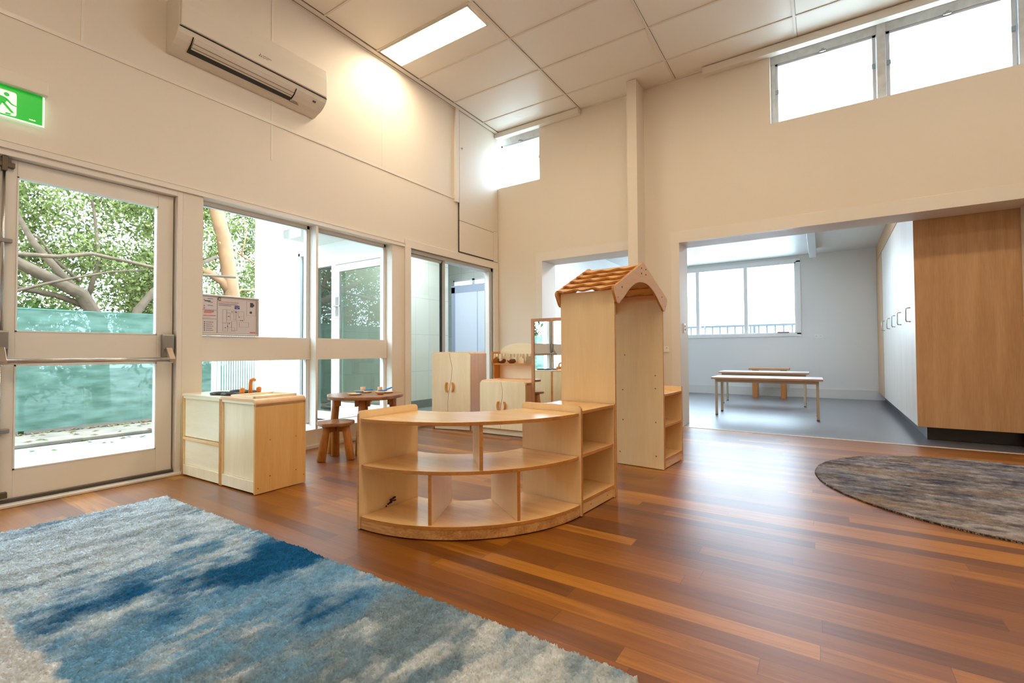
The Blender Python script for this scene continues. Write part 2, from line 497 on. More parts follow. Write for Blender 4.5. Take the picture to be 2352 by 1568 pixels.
def far_room():
    # y of the far wall 10.7, ceiling 2.76, windows x -2.9..-.36
    Y1, Z1 = 10.7, 2.76
    b = MB()
    def s(a0, a1, z0, z1): b.box(a0, Y1, z0, a1, Y1 + .15, z1)
    s(-4.1, -3.5, 0, Z1 + .1); s(-3.5, -.36, 0, 1.22); s(-3.5, -.36, 2.66, Z1 + .1); s(-.36, 4.2, 0, Z1 + .1)
    o = b.build('wall_far', M_wall_white); tag(o, 'white painted far wall with a wide window', 'wall', kind='structure')
    o = MB().box(-3.75, 6.19, 0, -3.6, Y1, Z1 + .1).build('wall_far_left', M_wall_white)
    tag(o, 'white side wall glimpsed through the narrow opening', 'wall', kind='structure')
    o = MB().box(4.2, 6.19, 0, 4.35, Y1, Z1 + .1).build('wall_far_right', M_wall_white)
    tag(o, 'white wall behind the tall built-in cupboards', 'wall', kind='structure')
    o = MB().box(-3.75, 6.19, Z1, 4.35, Y1 + .15, Z1 + .12).build('ceiling_far_room', mat('far_ceiling_white', (222, 221, 217), .45))
    tag(o, 'plain white ceiling of the far room', 'ceiling', kind='structure')
    t = MB(); t.box(-3.6, Y1 - .015, 0, .84, Y1, .17); t.box(-3.6, Y1 - .018, .165, .84, Y1, .172)
    o = t.build('baseboard_far', mat('white_skirting', (220, 220, 216), .4)); tag(o, 'tall white skirting along the far wall', 'skirting', kind='structure')
    # sliding window
    wd = struct('window_1', 'wide white sliding window in the far wall', 'window', (-1.65, Y1, 1.22))
    f = MB(); X0, X1, A, B = -1.85, 1.29, 0.0, 1.44
    f.box(X0 - .05, -.02, A - .04, X1 + .045, 0, A + .03); f.box(X0 - .05, -.02, B - .03, X1 + .045, 0, B + .04)
    f.box(X0 - .05, -.02, A, X0 + .03, 0, B); f.box(X1 - .03, -.02, A, X1 + .045, 0, B)
    f.box(X0, .0, A, X1, .11, A + .045); f.box(X0, .0, B - .05, X1, .11, B); f.box(X0, 0, A, X0 + .05, .11, B); f.box(X1 - .06, 0, A, X1, .11, B)
    for x in (.365, -.58): f.box(x - .035, .03, A, x + .035, .09, B)
    f.build('window_frame', M_frame_white, wd, bevel=.003)
    for x0_, x1_ in ((X0 + .05, -.615), (-.545, .33), (.40, X1 - .06)):
        MB().box(x0_, .055, A + .04, x1_, .06, B - .04).build('window_pane', M_glass, wd)
    MB().box(.93, -.03, .035, 1.13, .01, .06).build('window_handle', M_alu, wd, bevel=.004)
    # narrow far left light beside it (seen through wide opening edge)
    # outlet
    t = thing('power_outlet', 'white double power point on the far wall beside the window', 'power point', (-.035, Y1, 1.165))
    MB().box(-.065, -.012, -.035, .065, 0, .035).build('wall_plate', M_white_pl, t, bevel=.003)
    gpl = mat('grey_plastic', (190, 190, 186), .4)
    for x in (-.035, .035): MB().box(x - .008, -.015, .008, x + .008, -.011, .02).build('rocker_switch', gpl, t)
    # box batten under ceiling
    t = MB().box(-.155, 6.35, 2.60, -.045, 10.15, 2.758).build('cable_duct', mat('light_grey_batten', (196, 197, 196), .45), bevel=.004)
    tag(t, 'long pale grey box duct fixed under the far room ceiling', 'duct')
    # balcony railing outside the window
    r = thing('balcony_railing', 'dark metal railing seen outside the far room window', 'railing', (-1.3, 12.3, 0))
    q = MB(); q.box(-3.2, -.02, 1.47, 3.2, .02, 1.52); q.build('top_rail', mat('dark_steel', (70, 78, 86), .5), r)
    md = bpy.data.materials['dark_steel']
    for k in range(38):
        x = -3.1 + k * .168
        MB().box(x - .016, -.01, .6, x + .016, .01, 1.47).build('baluster', md, r)
    MB().box(-3.2, -.02, .56, 3.2, .02, .6).build('bottom_rail', md, r)
    for x in (-2.4, .0, 2.4): MB().box(x - .025, -.025, 0, x + .025, .025, 1.5).build('post', md, r)
    MB().box(-8, -1.55, -.1, 8, 1.0, 0).build('floor_balcony', mat('balcony_slab', (190, 190, 186), .7), None, loc=(-1.3, 12.4, 0))
    tag(bpy.data.objects['floor_balcony'], 'pale balcony slab outside the far window', 'balcony', kind='structure')


far_room()


def high_windows():
    def unit(n, x0, x1, label, cuts=()):
        wd = struct(n, label, 'window', (x0, YB + .14, 3.384))
        W, Hh = x1 - x0, .79
        f = MB()
        f.box(0, -.03, 0, W, .05, .012); f.box(0, -.03, Hh - .09, W, .05, Hh)
        f.box(0, -.02, 0, .045, .05, Hh); f.box(W - .045, -.02, 0, W, .05, Hh)
        for c in cuts: f.box(c - x0 - .035, -.05, 0, c - x0 + .035, .05, Hh)
        f.build('window_frame', M_frame_old, wd, bevel=.003)
        ed = [x0] + list(cuts) + [x1]
        for a, b_ in zip(ed, ed[1:]):
            s = MB(); a2, b2 = a - x0 + .04, b_ - x0 - .04
            s.box(a2, -.015, .01, a2 + .03, .03, Hh - .07); s.box(b2 - .03, -.015, .01, b2, .03, Hh - .07)
            s.box(a2, -.015, Hh - .115, b2, .03, Hh - .075); s.box(a2, -.015, .01, b2, .03, .03)
            s.build('sash', mat('pale_sash_' + n, (205, 208, 212), .4), wd, bevel=.002)
            MB().box(a2 + .02, .008, .02, b2 - .02, .012, Hh - .09).build('window_pane', M_glass, wd)
            mm = (a2 + b2) / 2
            MB().box(mm - .03, -.04, Hh - .105, mm + .03, -.015, Hh - .085).box(mm - .012, -.05, Hh - .11, mm + .012, -.03, Hh - .08).build('latch', M_alu, wd)
            if b2 - a2 > .5:
                for zz in (.36,):
                    for xx in (a2 + .005, b2 - .035): MB().box(xx, -.028, zz, xx + .03, -.014, zz + .045).build('stay', mat('bluegrey_metal', (150, 165, 178), .4, metal=.5) if 'bluegrey_metal' not in bpy.data.materials else bpy.data.materials['bluegrey_metal'], wd)
    unit('window_2', XL - .05, -3.334, 'small high window in the corner above the narrow opening')
    unit('window_3', -.42, 3.1, 'long row of high awning windows above the wide opening', (.55, 1.54, 2.5))


high_windows()


# ------------------------------------------------------------------ door and windows of left wall
def glazed_door():
    d = struct('door_1', 'white glazed exit door with push bar opening to the yard', 'door', (XL, 0, 0))
    # frame (jamb) in opening y .63(-.38 second leaf) .. 1.60
    xf, xb = -.05, -.10           # leaf interior face / exterior face relative to wall plane
    f = MB()
    f.box(-WT, 1.565, 0, .0, 1.60, 2.152); f.box(-WT, -.38, 2.11, 0, 1.565, 2.152); f.box(-WT, 1.548, 0, -.10, 1.566, 2.11)
    f.build('door_frame', M_trim, d, bevel=.003)
    def leaf(y0, y1, hinge):
        lf = MB(); z0, z1 = .035, 2.105
        st = .10; mr0, mr1 = .846, 1.05
        lf.box(xb, y0, z0, xf, y0 + .085, z1); lf.box(xb, y1 - st, z0, xf, y1, z1)
        lf.box(xb, y0 + .085, z0, xf, y1 - st, .208); lf.box(xb, y0 + .085, 2.008, xf, y1 - st, z1); lf.box(xb, y0 + .085, mr0, xf, y1 - st, mr1)
        o = lf.build('door_leaf', M_trim, d, bevel=.002)
        b = MB()
        for (a0, a1) in ((.208, mr0), (mr1, 2.008)):
            b.box(xb + .01, y0 + .085, a0, xf + .004, y0 + .093, a1); b.box(xb + .01, y1 - st - .008, a0, xf + .004, y1 - st, a1)
            b.box(xb + .01, y0 + .085, a0, xf + .004, y1 - st, a0 + .008); b.box(xb + .01, y0 + .085, a1 - .008, xf + .004, y1 - st, a1)
        b.build('glazing_bead', M_frame_white, o)
        for (a0, a1) in ((.212, mr0 - .004), (mr1 + .004, 2.004)):
            MB().box(-.078, y0 + .088, a0, -.073, y1 - st - .003, a1).build('glass_pane', M_glass, o)
        return o
    leaf(.635, 1.555, 0)
    leaf(-.37, .629, 1)
    # sill
    s = MB(); s.box(-WT, -.38, .0, -.03, 1.60, .012); s.build('door_sill', M_trim, d)
    MB().box(-.10, -.37, .012, -.028, 1.56, .034).build('weather_strip', mat('dark_rubber', (70, 62, 58), .5), d)
    MB().box(-.108, -.37, .034, -.044, 1.56, .042).build('drip_strip', M_steel, d)
    k = MB().box(-.03, -.38, 0, .038, 1.605, .018); k.build('threshold', M_trim, d, bevel=.004)
    # push bar with end housings
    pb = thing('x', None, None); pb.name = 'push_bar'; pb.parent = d
    MB().tube([(.055, .64, .868), (.055, 1.535, .868)], .016, 14).build('bar_tube', mat('worn_bronze_aluminium', (176, 160, 142), .3, metal=.75), pb)
    mb = bpy.data.materials['worn_bronze_aluminium']

    def housing(y):
        h = MB()
        prof = [(-.048, .885), (-.048, 1.055), (-.005, 1.055), (-.002, 1.045), (-.002, .945), (-.018, .905), (-.035, .885)]
        h.prism([(a, b) for a, b in prof], y - .028, y + .042, 'y')
        o = h.build('bar_housing', M_alu, pb, bevel=.003)
        a = MB(); a.prism([(-.004, .955), (.008, .955), (.072, .872), (.072, .850), (.044, .850), (-.01, .93)], y - .012, y + .026, 'y')
        a.build('bar_arm', mb, pb, bevel=.003)
        MB().tube([(.06, y, .842), (.06, y, .85)], .012, 10).build('set_screw', M_steel, pb)
    housing(1.508); housing(.645)
    # vertical bolt rods at the meeting stile, clamps, top and bottom latches
    rd = MB(); rd.tube([(-.03, .660, 1.05), (-.03, .660, 2.06)], .008, 10); rd.tube([(-.03, .655, .12), (-.03, .655, .86)], .008, 10)
    rd.build('bolt_rod', M_steel, d)
    for z in (1.60, .45): MB().box(-.05, .64, z - .012, -.018, .70, z + .012).build('rod_clamp', M_alu, d, bevel=.003)
    t = MB(); t.box(-.05, .632, 2.045, -.015, .705, 2.075); t.box(-.05, .64, 2.075, -.02, .69, 2.10); t.box(-.05, .648, 2.02, -.01, .672, 2.11)
    t.build('top_latch', mat('dark_bronze', (96, 84, 70), .4, metal=.6), d, bevel=.003)
    MB().box(-.05, .635, .05, -.015, .695, .085).build('bottom_latch', bpy.data.materials['dark_bronze'], d, bevel=.003)


glazed_door()


def left_windows():
    xg = -.125       # glass plane behind wall face
    for n, y0, y1, label in (('window_4', 1.741, 2.735, 'fixed window between the glazed door and thin white mullion'),
                             ('window_5', 2.758, 3.700, 'fixed window nearest the sliding glass door')):
        w_ = struct(n, label, 'window', (XL, y0, 0))
        W = y1 - y0; f = MB()
        z0, z1, m0, m1 = .176, 2.152, .845, 1.055
        f.box(-WT, 0, z0, xg + .02, .028, z1); f.box(-WT, W - .028, z0, xg + .02, W, z1)
        f.box(-WT, 0, z1 - .035, xg + .02, W, z1); f.box(-WT, 0, z0, xg + .02, W, .232)
        f.build('window_frame', M_frame_white, w_, bevel=.002)
        MB().box(-WT, .0, m0, xg + .035, W, m1).build('mid_rail', M_trim, w_, bevel=.002)
        MB().prism([(-WT, .176), (0.0, .176), (xg + .02, .225), (-WT, .225)], 0, W, 'y').build('sill', M_frame_white, w_)
        for a, b in ((.23, m0), (m1, z1 - .033)): MB().box(xg - .003, .026, a, xg + .002, W - .026, b).build('glass_pane', M_glass, w_)
        ln = MB(); ln.box(xg + .02, W - .032, .23, xg + .023, W - .028, m0); ln.box(xg + .02, W - .032, m1, xg + .023, W - .028, z1 - .035); ln.box(xg + .02, .03, z1 - .04, xg + .023, W - .03, z1 - .036)
        ln.build('gasket', mat('grey_gasket_' + n, (120, 118, 112), .6), w_)
    o = MB().box(XL - WT, 2.735, .0, XL + .002, 2.758, 2.152).build('trim_10', M_trim)
    tag(o, 'thin cream mullion between the two fixed windows', 'mullion', kind='structure')


left_windows()


def sliding_door():
    d = struct('door_2', 'aluminium framed sliding glass door to the tiled washroom', 'door', (XL, 3.95, 0))
    a = mat('silver_door_frame', (186, 188, 186), .35, metal=.3)
    H = 2.15; Wd = 1.73
    f = MB(); f.box(-.13, .0, H - .05, -.01, Wd, H); f.box(-.13, 0, 0, -.01, .03, H); f.box(-.13, Wd - .05, 0, -.01, Wd, H); f.box(-.13, 0, 0, -.01, Wd, .02)
    f.build('door_frame', a, d, bevel=.002)
    lf = MB(); lf.box(-.06, .625, .02, -.03, .685, H - .05); lf.box(-.06, .03, H - .085, -.03, .64, H - .05); lf.box(-.06, .03, .02, -.03, .64, .07)
    o = lf.build('sliding_leaf', a, d)
    MB().box(-.048, .03, .06, -.043, .63, H - .08).build('glass_pane', glass('green_tint_glass', (.92, .95, .92), 1.6), o)
    MB().box(-.062, .612, .02, -.028, .626, H - .07).build('brush_seal', mat('dark_green_seal', (28, 38, 36), .5), o)
    MB().box(-.10, 1.66, .02, -.03, 1.682, H - .05).build('door_stop', M_frame_white, d)


sliding_door()


# ------------------------------------------------------------------ washroom wing and outdoors
def outside():
    white = mat('white_render', (236, 236, 232), .6)
    tile = bpy.data.materials.new('pale_wall_tile'); tile.use_nodes = True
    nt = tile.node_tree; p = nt.nodes['Principled BSDF']; tc = nt.nodes.new('ShaderNodeTexCoord')
    sp = nt.nodes.new('ShaderNodeSeparateXYZ'); nt.links.new(tc.outputs['Object'], sp.inputs[0])
    sm = math_node(nt, 'ADD', sp.outputs[0], sp.outputs[1])
    a = math_node(nt, 'FRACT', math_node(nt, 'DIVIDE', sm, .3)); b = math_node(nt, 'FRACT', math_node(nt, 'DIVIDE', sp.outputs[2], .6))
    ln = math_node(nt, 'MAXIMUM', math_node(nt, 'LESS_THAN', a, .012), math_node(nt, 'LESS_THAN', b, .008))
    mx = nt.nodes.new('ShaderNodeMix'); mx.data_type = 'RGBA'; nt.links.new(ln, mx.inputs[0]); mx.inputs[6].default_value = lin((232, 230, 218)); mx.inputs[7].default_value = lin((180, 186, 184))
    nt.links.new(mx.outputs[2], p.inputs['Base Color']); p.inputs['Roughness'].default_value = .25
    # wing wall facing the yard, y 4.0, door hole and sidelights
    wv = MB()
    wv.box(-7.1, 4.0, 0, -6.36, 4.15, 3.2); wv.box(-6.36, 4.0, 2.36, XL - WT, 4.15, 3.2); wv.box(-6.36, 4.0, 0, -5.98, 4.15, .12)
    wv.box(-6.0, 4.0, 2.16, XL - WT, 4.15, 2.36)
    wv.box(-4.42, 4.0, 0, XL - WT, 4.15, 2.16)
    o = wv.build('wall_washroom_front', white); tag(o, 'sunlit white rendered outer wall beyond the left windows', 'wall', kind='structure')
    br = bpy.data.materials.new('sun_paled_brick'); br.use_nodes = True; nt = br.node_tree; p = nt.nodes['Principled BSDF']
    bt = nt.nodes.new('ShaderNodeTexBrick'); tc = nt.nodes.new('ShaderNodeTexCoord'); mp = nt.nodes.new('ShaderNodeMapping')
    mp.inputs['Rotation'].default_value = (PI / 2, 0, 0)
    nt.links.new(tc.outputs['Object'], mp.inputs['Vector']); nt.links.new(mp.outputs[0], bt.inputs['Vector'])
    bt.inputs['Color1'].default_value = lin((240, 206, 176)); bt.inputs['Color2'].default_value = lin((243, 218, 192)); bt.inputs['Mortar'].default_value = lin((243, 234, 222))  # brick and mortar colours paled to suggest glaring sun
    bt.inputs['Scale'].default_value = 1; bt.inputs['Brick Width'].default_value = .24; bt.inputs['Row Height'].default_value = .086; bt.inputs['Mortar Size'].default_value = .006
    nt.links.new(bt.outputs['Color'], p.inputs['Base Color']); p.inputs['Roughness'].default_value = .8
    o = MB().box(-7.5, 3.96, 0, -7.1, 4.2, 3.2).build('wall_brick_end', br); tag(o, 'orange brick end of the white outer wall, coloured pale as in sun glare', 'brick wall', kind='structure')
    # porch soffit
    o = MB().box(-7.5, -.8, 3.05, XL - WT, 4.0, 3.12)
    o = o.build('ceiling_porch', white) if False else None
    o = MB().box(-5.9, 3.25, 2.42, XL - WT, 3.999, 2.5).build('ceiling_porch', white); tag(o, 'white porch soffit outside the window by the sliding door', 'soffit', kind='structure')
    # outer glazed door
    d = struct('door_3', 'white outer glazed door with lever handle beyond the window', 'door', (-5.98, 4.0, 0))
    W = 1.56
    f = MB(); f.box(0, -.03, 2.10, W, .08, 2.16); f.box(0, -.03, 0, .04, .08, 2.1); f.box(.42, -.03, 0, .50, .08, 2.1); f.box(W - .06, -.03, 0, W, .08, 2.1); f.box(0, -.02, .0, .42, .08, .1)
    f.build('door_frame', M_frame_white, d, bevel=.002)
    dl = MB(); dl.box(.51, -.035, .02, .59, .01, 2.09); dl.box(1.40, -.035, .02, 1.49, .01, 2.09); dl.box(.59, -.035, 2.0, 1.40, .01, 2.09); dl.box(.59, -.035, .02, 1.40, .01, .25)
    lf = dl.build('door_leaf', M_frame_white, d, bevel=.002)
    tg = glass('grey_tint_door_glass', (.66, .72, .68), 2.6)
    MB().box(.585, -.018, .24, 1.405, -.012, 2.01).build('glass_pane', tg, lf)
    MB().box(.04, .02, .1, .42, .025, 2.1).build('side_pane', tg, d)
    h = MB(); h.box(.53, -.05, 1.40, .575, -.034, 1.66); h.build('lock_plate', M_alu, lf, bevel=.003)
    h = MB(); h.tube([(.55, -.05, 1.53), (.55, -.09, 1.53), (.68, -.09, 1.53)], .009, 8); h.build('lever_handle', M_steel, lf)
    for z in (.35, 1.0, 1.75): MB().box(1.485, -.045, z, 1.505, -.03, z + .12).build('hinge', M_alu, d)
    # narrow window of the wing
    w6 = struct('window_6', 'narrow white framed window in the white outer wall', 'window', (-6.36, 4.0, .12))
    f = MB(); f.box(0, -.02, 0, .05, .06, 2.24); f.box(.31, -.02, 0, .38, .06, 2.24); f.box(0, -.02, 2.19, .38, .06, 2.24); f.box(0, -.02, 0, .38, .06, .05)
    f.build('window_frame', M_frame_white, w6, bevel=.002); MB().box(.05, .02, .05, .31, .025, 2.19).build('glass_pane', tg, w6)
    # washroom interior
    o = MB().box(-5.65, 4.15, 0, -5.5, 6.3, 2.7).build('wall_washroom_left', tile); tag(o, 'pale green-white tiled washroom wall behind the sliding glass', 'wall', kind='structure')
    o = MB().box(-5.5, 4.15, 0, -5.485, 6.3, .13).build('baseboard_washroom', mat('grey_skirting_tile', (120, 126, 122), .4)); tag(o, 'dark grey skirting tile of the washroom', 'skirting', kind='structure')
    b_ = MB(); b_.box(-6.8, 6.9, 0, XL - WT, 7.05, 1.86); b_.box(-6.8, 6.9, 2.28, XL - WT, 7.05, 2.7); b_.box(-6.8, 6.9, 1.86, -5.88, 7.05, 2.28); b_.box(-4.55, 6.9, 1.86, XL - WT, 7.05, 2.28)
    o = b_.build('wall_washroom_back', tile); tag(o, 'tiled back wall of the washroom under a high window', 'wall', kind='structure')
    w7 = struct('window_7', 'high two-pane washroom window seen through the sliding door', 'window', (-5.88, 6.9, 1.86))
    f = MB(); f.box(0, -.02, 0, 1.33, .05, .03); f.box(0, -.02, .39, 1.33, .05, .42); f.box(0, -.02, 0, .03, .05, .42); f.box(1.3, -.02, 0, 1.33, .05, .42); f.box(.46, -.02, 0, .52, .05, .42)
    f.build('window_frame', M_frame_white, w7); MB().box(.03, .01, .03, 1.3, .014, .39).build('glass_pane', M_glass, w7)
    o = MB().box(-6.9, 4.15, 2.7, XL - WT, 7.05, 2.8).build('ceiling_washroom', white); tag(o, 'white washroom ceiling', 'ceiling', kind='structure')
    o = MB().box(-6.95, 4.15, 0, -6.8, 7.05, 2.7).build('wall_washroom_end', white); tag(o, 'outer end wall of the washroom', 'wall', kind='structure')
    o = MB().box(XL - WT, 5.8, 0, XL, 7.05, 2.7).build('wall_washroom_right', white); tag(o, 'white washroom side wall by the sliding door', 'wall', kind='structure')
    o = MB().box(-6.9, 4.15, -.06, XL - WT, 7.05, -.002).build('floor_washroom', mat('green_grey_vinyl', (150, 158, 154), .3)); tag(o, 'grey-green washroom floor', 'floor', kind='structure')
    t = thing('toilet_partition', 'blue-grey washroom cubicle partition seen through the sliding door', 'partition', (-5.45, 6.35, 0))
    bl = mat('bluegrey_partition', (190, 200, 212), .35)
    MB().box(-.02, 0, .0, .06, .03, 2.05).build('post', mat('bluegrey_post', (140, 152, 168), .4), t)
    MB().box(.06, .005, .12, .55, .025, 1.95).build('panel', bl, t); MB().box(.56, .005, .12, 1.05, .025, 1.95).build('door', bl, t)
    MB().box(-.02, 0, 1.95, 1.1, .03, 2.08).build('head_rail', bpy.data.materials['bluegrey_post'], t)
    # yard
    o = MB().box(-40, -25, -.12, XL - WT, 30, -.03).build('floor_yard', mat('sunlit_concrete', (122, 120, 116), .8, var=.08, vscale=1.2)); tag(o, 'sunlit pale concrete yard outside the glazed door', 'ground', kind='structure')
    k = MB(); k.box(-7.42, -9, -.03, -6.68, 3.2, .012); o = k.build('kerb', mat('weathered_kerb', (118, 108, 94), .85, var=.3, vscale=5, bump=.3, bscale=30), bevel=.01)
    tag(o, 'weathered concrete kerb at the foot of the green screen fence', 'kerb')
    o = MB().box(-9.2, -9, -.05, -7.43, 5.0, -.012).build('floor_soil_bed', mat('dark_soil', (70, 58, 44), .95, var=.4, vscale=12)); tag(o, 'dark soil strip under the green screen fence', 'soil', kind='structure')
    # leaf litter on the kerb
    lv = MB()
    for _ in range(700):
        x = random.uniform(-7.62, -7.38) if random.random() < .75 else random.uniform(-7.3, -6.2); y = random.uniform(-2, 3.15); a_ = random.uniform(0, 6.3); s_ = random.uniform(.015, .05)
        z = .016 if x > -7.42 and x < -6.68 else (-.026 if x > -6.7 else .0)
        c_, n_ = math.cos(a_) * s_, math.sin(a_) * s_
        lv.quad((x - c_, y - n_, z), (x + n_ * .4, y - c_ * .4, z + .012), (x + c_, y + n_, z + .004), (x - n_ * .4, y + c_ * .4, z + .01), i=random.choice((0, 0, 1)))
    o = lv.build('leaf_litter', [mat('dry_leaf', (120, 92, 58), .8), mat('green_weed', (92, 120, 40), .8)]); tag(o, 'dry leaves and weeds scattered along the kerb', 'leaf litter', kind='stuff')
    # shade cloth fence
    cl = bpy.data.materials.new('green_shade_cloth'); cl.use_nodes = True; nt = cl.node_tree; nt.nodes.clear(); L = nt.links.new
    out = nt.nodes.new('ShaderNodeOutputMaterial'); df = nt.nodes.new('ShaderNodeBsdfDiffuse'); tl = nt.nodes.new('ShaderNodeBsdfTranslucent'); tr = nt.nodes.new('ShaderNodeBsdfTransparent')
    m1 = nt.nodes.new('ShaderNodeMixShader'); m2 = nt.nodes.new('ShaderNodeMixShader')
    n = nt.nodes.new('ShaderNodeTexNoise'); n.inputs['Scale'].default_value = 6; n.inputs['Detail'].default_value = 8; tc = nt.nodes.new('ShaderNodeTexCoord')
    mp = nt.nodes.new('ShaderNodeMapping'); mp.inputs['Scale'].default_value = (1, .6, 2.2); L(tc.outputs['Object'], mp.inputs['Vector']); L(mp.outputs[0], n.inputs['Vector'])
    r = nt.nodes.new('ShaderNodeValToRGB'); r.color_ramp.elements[0].position = .32; r.color_ramp.elements[1].position = .7
    r.color_ramp.elements[0].color = lin((80, 112, 96)); r.color_ramp.elements[1].color = lin((122, 152, 138)); L(n.outputs['Fac'], r.inputs['Fac'])
    L(r.outputs[0], df.inputs['Color']); L(r.outputs[0], tl.inputs['Color']); m1.inputs[0].default_value = .45
    L(df.outputs[0], m1.inputs[1]); L(tl.outputs[0], m1.inputs[2]); m2.inputs[0].default_value = .05; L(m1.outputs[0], m2.inputs[1]); L(tr.outputs[0], m2.inputs[2]); L(m2.outputs[0], out.inputs['Surface'])
    fe = thing('shade_cloth_fence', 'green shade cloth screen on a low fence outside the door', 'fence', (-7.6, 0, 0))
    bm = bmesh.new(); ny, nz = 160, 20; g = []
    for j in range(ny + 1):
        y = -6 + 11.0 * j / ny; row = []
        for k2 in range(nz + 1):
            z = .04 + 1.40 * k2 / nz
            x = .018 * math.sin(y * 5 + z * 2) + .012 * math.sin(z * 7 + y * 1.7) + .004 * math.sin(y * 31)
            sag = .012 * math.sin(y * 3.1) if k2 == nz else 0
            row.append(bm.verts.new((x, y, z + sag)))
        g.append(row)
    for j in range(ny):
        for k2 in range(nz):
            f_ = bm.faces.new((g[j][k2], g[j + 1][k2], g[j + 1][k2 + 1], g[j][k2 + 1])); f_.smooth = True
    m_ = MB(); m_.bm.free(); m_.bm = bm; m_.build('cloth_screen', cl, fe)
    MB().tube([(0, -6, 1.435), (0, 5.0, 1.435)], .008, 6).build('top_wire', mat('teal_wire', (70, 130, 120), .5), fe)
    for k2 in range(5): MB().tube([(-.05, -5.5 + 2.3 * k2, -.05), (-.05, -5.5 + 2.3 * k2, 1.44)], .025, 8).build('post', mat('green_post', (60, 96, 84), .6) if k2 == 0 else bpy.data.materials['green_post'], fe)
    # slatted gate
    gt = thing('slatted_gate', 'white vertical-bar gate between the green fence and brick end', 'gate', (-7.40, 3.3, 0))
    gw = mat('gate_white', (238, 240, 240), .4)
    for k2 in range(17): MB().box(-.012, .135 + k2 * .034, .06, .012, .147 + k2 * .034, 1.25).build('bar', gw, gt)
    MB().box(-.03, .0, 0, .03, .045, 1.3).box(-.03, .055, 0, .03, .10, 1.3).build('post', gw, gt)
    MB().box(-.015, .05, .03, .015, .70, .07).build('bottom_rail', gw, gt); MB().box(-.015, .05, 1.24, .015, .70, 1.28).build('top_rail', gw, gt)


outside()


def leaf_material(name, a, b):
    m = bpy.data.materials.new(name); m.use_nodes = True; nt = m.node_tree; nt.nodes.clear(); L = nt.links.new
    out = nt.nodes.new('ShaderNodeOutputMaterial'); df = nt.nodes.new('ShaderNodeBsdfDiffuse'); tl = nt.nodes.new('ShaderNodeBsdfTranslucent'); mx = nt.nodes.new('ShaderNodeMixShader')
    at = nt.nodes.new('ShaderNodeAttribute'); at.attribute_name = 'tone'; r = nt.nodes.new('ShaderNodeValToRGB')
    r.color_ramp.elements[0].color = lin(a); r.color_ramp.elements[1].color = lin(b); L(at.outputs['Fac'], r.inputs['Fac'])
    L(r.outputs[0], df.inputs['Color']); L(r.outputs[0], tl.inputs['Color']); mx.inputs[0].default_value = .5
    L(df.outputs[0], mx.inputs[1]); L(tl.outputs[0], mx.inputs[2]); L(mx.outputs[0], out.inputs['Surface'])
    return m


def quad_cloud(name, verts, tones, material, parent):
    n = len(verts) // 4
    me = bpy.data.meshes.new(name)
    me.vertices.add(n * 4); me.vertices.foreach_set('co', verts.astype(np.float32).ravel())
    me.loops.add(n * 4); me.loops.foreach_set('vertex_index', np.arange(n * 4, dtype=np.int32))
    me.polygons.add(n); me.polygons.foreach_set('loop_start', np.arange(0, n * 4, 4, dtype=np.int32))
    me.update(calc_edges=True)
    at = me.attributes.new('tone', 'FLOAT', 'FACE'); at.data.foreach_set('value', tones.astype(np.float32))
    me.materials.append(material)
    o = bpy.data.objects.new(name, me); COL.objects.link(o)
    if parent is not None: o.parent = parent
    return o


def leaves(clusters, per, size, seed):
    """clusters: (n,4) centre + radius"""
    rg = np.random.default_rng(seed)
    C = np.repeat(clusters, per, axis=0); n = len(C)
    d = rg.normal(size=(n, 3)); d /= np.linalg.norm(d, axis=1)[:, None]
    P = C[:, :3] + d * (C[:, 3] * rg.random(n) ** .5)[:, None]
    u = rg.normal(size=(n, 3)); u /= np.linalg.norm(u, axis=1)[:, None]
    v = np.cross(u, rg.normal(size=(n, 3))); v /= np.linalg.norm(v, axis=1)[:, None]
    s = size * rg.uniform(.6, 1.3, n)[:, None]
    V = np.stack([P - u * s, P + v * s * .42 - u * s * .1, P + u * s, P - v * s * .42 - u * s * .1], axis=1).reshape(-1, 3)
    return V, rg.random(n)


